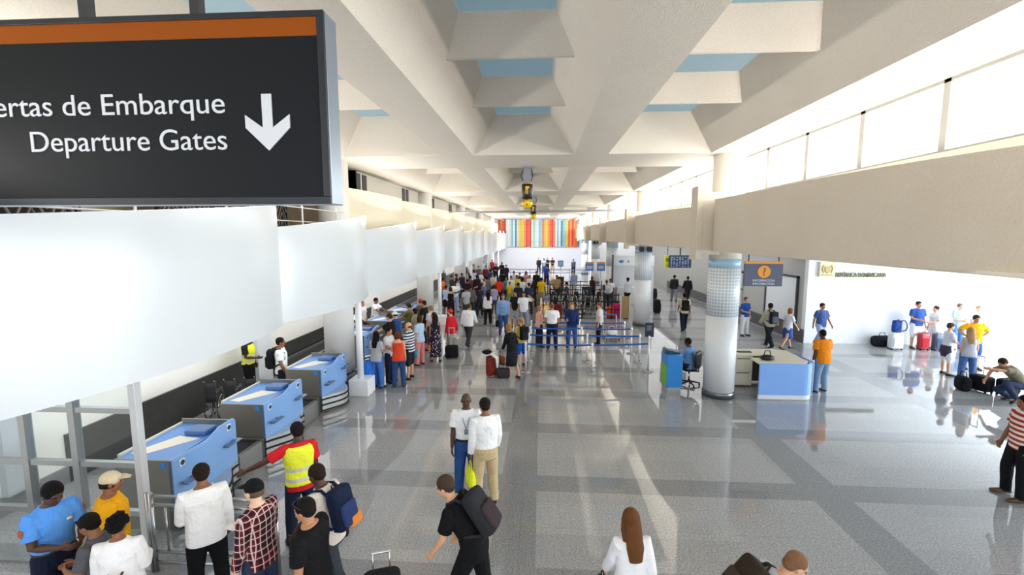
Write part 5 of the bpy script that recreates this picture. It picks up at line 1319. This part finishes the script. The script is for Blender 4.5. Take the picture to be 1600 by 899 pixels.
# ------------------------------------------------------------------ crowd
G6 = 'crowd queuing in the depth of the hall'
T_ = lambda c: ('tee', c)
crowd = [
 (693, 434, 'person in an orange top at the left wall, behind the second white post', T_('#d8743c'), '#3a3c46', 90, 0, 'short'),
 (693, 421, 'dark-haired person in a grey top deep beside the left wall', T_('#4a4c55'), '#2a2c34', 120, 0, 'short'),
 (697, 446, 'person in a pale blue shirt and black skirt by the second white post', T_('#bccbe6'), '#1a1b20', 20, 1, 'bun'),
 (704, 449, 'bare-armed woman in a black top right of the pale blue shirt', ('tank', '#1c1c22'), '#2c2024', 340, 1, 'medium'),
 (711, 440, 'man in a white T-shirt and pale jeans facing the camera', T_('#f2f4f8'), '#a9c0e0', 180, 0, 'short'),
 (718, 436, 'person in a pale blue long shirt behind the white T-shirt man', ('long', '#c3d2ea'), '#4a4f60', 100, 0, 'short'),
 (722, 427, 'person in a dark jacket next to the third white post', ('jacket', '#2c2f3c'), '#23252e', 130, 0, 'short'),
 (725, 413, 'dark-clad person standing between the far posts', ('jacket', '#33353f'), '#2a2c36', 180, 0, 'short'),
 (735, 412, 'person in a pale shirt beneath the far white column', T_('#d8dbe4'), '#3b3e48', 180, 0, 'short'),
 (735, 431, 'person in a red-brown top with a beige hood in the crowd', ('long', '#8a4a3c'), '#2c2d33', 20, 1, 'medium'),
 (745, 430, 'dark-haired man in a black jacket in the left crowd', ('jacket', '#1e2026'), '#23252d', 340, 0, 'short'),
 (741, 422, 'person in a lilac top left of the white-shirted man', T_('#c6c9e4'), '#43465a', 30, 1, 'medium'),
 (752, 424, 'grey-haired man in a white T-shirt in the left crowd', T_('#f0f1f4'), '#2d3240', 60, 0, 'grey'),
 (745, 441, 'woman in a maroon top with bare arm in the left crowd', ('tank', '#4e1822'), '#24222a', 350, 1, 'medium'),
 (738, 445, 'person carrying a grey pack left of the maroon top', ('jacket', '#5c5a55'), '#33343c', 10, 0, 'short'),
 (756, 440, 'balding man in a purple checked shirt in the left crowd', ('long', '#6c6a94'), '#2a2b33', 90, 0, 'baldish'),
 (755, 408, 'person in a pale blue shirt high in the far left crowd', ('long', '#a6cdea'), '#35538c', 80, 0, 'short'),
 (761, 411, 'dark-haired woman next to the far pale blue shirt', ('jacket', '#2b2f3a'), '#2c4a86', 180, 1, 'medium'),
 (769, 406, 'person in a dark red jacket near the far left columns', ('jacket', '#a02c40'), '#30323c', 170, 0, 'short'),
 (775, 412, 'person in a black jacket below the far red jacket', ('jacket', '#22242c'), '#2c3a56', 180, 0, 'short'),
 (784, 410, 'dark-clad man at the far left end of the blue belt', ('jacket', '#1d1f27'), '#1f2129', 200, 0, 'short'),
 (791, 414, 'person in a navy top right of the far dark-clad man', ('jacket', '#2c3040'), '#272a34', 150, 0, 'short'),
 (780, 434, 'man in a bright red T-shirt and black trousers in the crowd', T_('#dc3c26'), '#1a1b20', 180, 0, 'short'),
 (791, 433, 'woman in a teal top right of the red T-shirt', T_('#4a8a9c'), '#3c404a', 200, 1, 'medium'),
 (797, 440, 'child-sized person in a yellow top and khaki trousers', T_('#ecd024'), '#b7ab74', 180, 1, 'short'),
 (798, 432, 'person in a long white shirt behind the small yellow top', ('long', '#f0eef0'), '#d9d6d8', 200, 0, 'short'),
 (808, 430, 'person in a yellow T-shirt far behind the black T-shirt man', T_('#e6cf30'), '#3b3d44', 150, 0, 'short'),
 (812, 426, 'dark-haired person in a brown top near the black belts', ('jacket', '#3a2f2c'), '#2c2d35', 180, 0, 'short'),
 (817, 434, 'person in a white top with black hair behind the raised arm', T_('#eef0f2'), '#3a4a38', 20, 0, 'short'),
 (828, 430, 'man in a white T-shirt with grey hair at the black belts', T_('#f1f2f5'), '#39404e', 40, 0, 'grey'),
 (815, 442, 'person with a big dark backpack behind the white T-shirt man', ('jacket', '#2a303e'), '#2c2d36', 350, 0, 'short'),
 (834, 438, 'woman in a black top with long black hair near the yellow T-shirt', ('tee', '#1d1c1e'), '#3c2a22', 15, 1, 'long'),
 (846, 434, 'man in a bright yellow T-shirt and khaki shorts seen from behind', T_('#f6c514'), '#b3a68a', 10, 0, 'short'),
 (842, 403, 'dark-clad man standing far back before the white wall', ('jacket', '#1b1c22'), '#1a1b21', 180, 0, 'short'),
 (850, 404, 'person in a grey-blue shirt far back before the white wall', T_('#8fa2bc'), '#3c4a68', 180, 0, 'short'),
 (856, 403, 'man in a black shirt far back, middle of the distant group', T_('#15161b'), '#1e2026', 180, 0, 'short'),
 (863, 403, 'man in a black shirt and tan trousers at the right of the distant group', T_('#1f1c1e'), '#a98c62', 180, 0, 'short'),
 (854, 415, 'person in a royal blue shirt in front of the distant group', T_('#2a56c4'), '#27305a', 180, 0, 'short'),
 (896, 405, 'man in a grey shirt alone before the white far wall', T_('#5a6276'), '#2e3340', 180, 0, 'short'),
 (912, 403, 'person in a pale shirt far back by the right columns', T_('#d6cfc8'), '#3a3232', 180, 0, 'short'),
 (925, 432, 'person with reddish hair right of the left blue airline sign', ('jacket', '#3c2c28'), '#23232a', 200, 1, 'medium'),
 (897, 424, 'person in a pale blue top behind the black queue belts', T_('#8db4e4'), '#c9d0dc', 180, 0, 'short'),
 (728, 448, 'person in a grey and white top beside the hurrying white shirt', T_('#a8aab4'), '#3a3a40', 320, 0, 'short'),
 (772, 445, 'woman in a lavender top behind the white top with long hair', ('long', '#a79ac0'), '#4a3c4c', 10, 1, 'medium'),
 (716, 420, 'person in a beige top behind the third white post', T_('#cdbfa8'), '#3d3a38', 150, 0, 'short'),
 (749, 416, 'person in a black and white top in front of the far white column', T_('#57596a'), '#23252d', 160, 0, 'short'),
 (766, 421, 'person in a dark blue shirt below the far pale blue shirt', T_('#2a4a80'), '#22263a', 340, 0, 'short'),
 (706, 430, 'person in a dark green jacket near the left wall, before the third white post', ('jacket', '#2e4034'), '#26282e', 60, 0, 'short'),
 (729, 436, 'person in a black hooded top left of the red-brown top', ('jacket', '#1c1c20'), '#2b2d35', 20, 0, 'short'),
 (748, 447, 'person in a dark navy top right of the maroon top', T_('#20283c'), '#2a2c34', 340, 1, 'medium'),
 (762, 432, 'person in a grey plaid shirt left of the red T-shirt', ('long', '#72757e'), '#2b2e38', 30, 0, 'short'),
 (770, 428, 'person in a cream top behind the red T-shirt', T_('#ddd3bd'), '#54493c', 200, 1, 'medium'),
 (785, 424, 'dark-haired person in a black top behind the teal top', T_('#1b1c22'), '#2a2c36', 0, 0, 'short'),
 (803, 424, 'person in a white and navy top far behind the yellow T-shirt', T_('#d9dce6'), '#28304c', 160, 0, 'short'),
 (822, 424, 'person in a pink top near the left end of the black belts', T_('#dba0a8'), '#41465a', 170, 1, 'long'),
 (838, 424, 'dark-clad person at the left edge of the queue maze', ('jacket', '#23252e'), '#1f2028', 190, 0, 'short'),
 (870, 430, 'person in a tan shirt inside the queue maze', T_('#b79a6c'), '#3a3a40', 180, 0, 'short'),
 (758, 416, 'person in a red and dark jacket near the far left column', ('jacket', '#6e2430'), '#23252d', 180, 0, 'short'),
 (714, 428, 'person in a burgundy top deep in the left crowd', T_('#5e2634'), '#2b2b33', 80, 1, 'bun'),
 (824, 442, 'man in a dark blue T-shirt left of the long-haired woman', T_('#303c58'), '#2c2e36', 5, 0, 'short'),
]
hairc = ['#14100e', '#1e1612', '#2a1e16', '#3a281c']
ps = ['stand', 'relaxed', 'hold', 'phone', 'cross', 'holdL', 'relaxed', 'stand']
for i, (px, py, lab, top, bc, face, fem, hs) in enumerate(crowd):
    hh = (1.66 if fem else 1.76) - (.2 if 'child' in lab else 0)
    hr = (hs, hairc[i % 4])
    if hs == 'grey': hr = ('short', '#8e8a86')
    if hs == 'baldish': hr = ('bald', '#4a3a2c')
    if 'reddish' in lab: hr = ('medium', '#7a3a22')
    bt_ = 'skirt' if 'skirt' in lab else 'shorts' if 'shorts' in lab else 'trousers'
    person(px, py, hh, face, lab, G6, top, (bt_, bc), hr, (3, 2, 3, 1, 4, 2)[i % 6], ps[i % 8], fem=bool(fem),
           pack=('#23262e', 'dark backpack in the crowd on the person behind the white T-shirt man', '#2d313b') if 'big dark backpack' in lab else None)
# keep people clear of each other, of the columns and of the desks
OBST = [(-5.95, 13.0 + PITCHY * k, .75) for k in range(5)] + [(-5.0, 12.2 + PITCHY * k, .55) for k in range(5)] + [(4.93, 12.72 + PITCHY * k, .72) for k in range(5)]
for it in range(25):
    for i, (a, aa, fa) in enumerate(PEOPLE):
        if a.location.y < 11: continue
        mv = Vector((0, 0, 0))
        for j, (b, bb, fb) in enumerate(PEOPLE):
            if i == j: continue
            d = a.location - b.location; d.z = 0
            if d.length < .6: mv += d.normalized() * (.6 - d.length) * .5
        for x, y, r in OBST:
            d = a.location - Vector((x, y, 0)); d.z = 0
            if d.length < r: mv += d.normalized() * (r - d.length)
        if 14.3 < a.location.y < 21.3 and -7.2 < a.location.x < -5.12 + .0:
            tgt = -4.98 if a.location.x > -6.1 else -7.15
            mv.x += (tgt - a.location.x) * .5
        if fa: continue
        a.location += mv
        for o in aa: o.location += mv
# ------------------------------------------------------------------ remesh all figures in one go
SC.view_layers[0].update()
dg = bpy.context.evaluated_depsgraph_get()
new = [(o, bpy.data.meshes.new_from_object(o.evaluated_get(dg))) for o in REM]
for o, me in new:
    old = o.data
    if not me.materials and old.materials: me.materials.append(old.materials[0])
    o.modifiers.clear(); o.data = me
    bpy.data.meshes.remove(old)
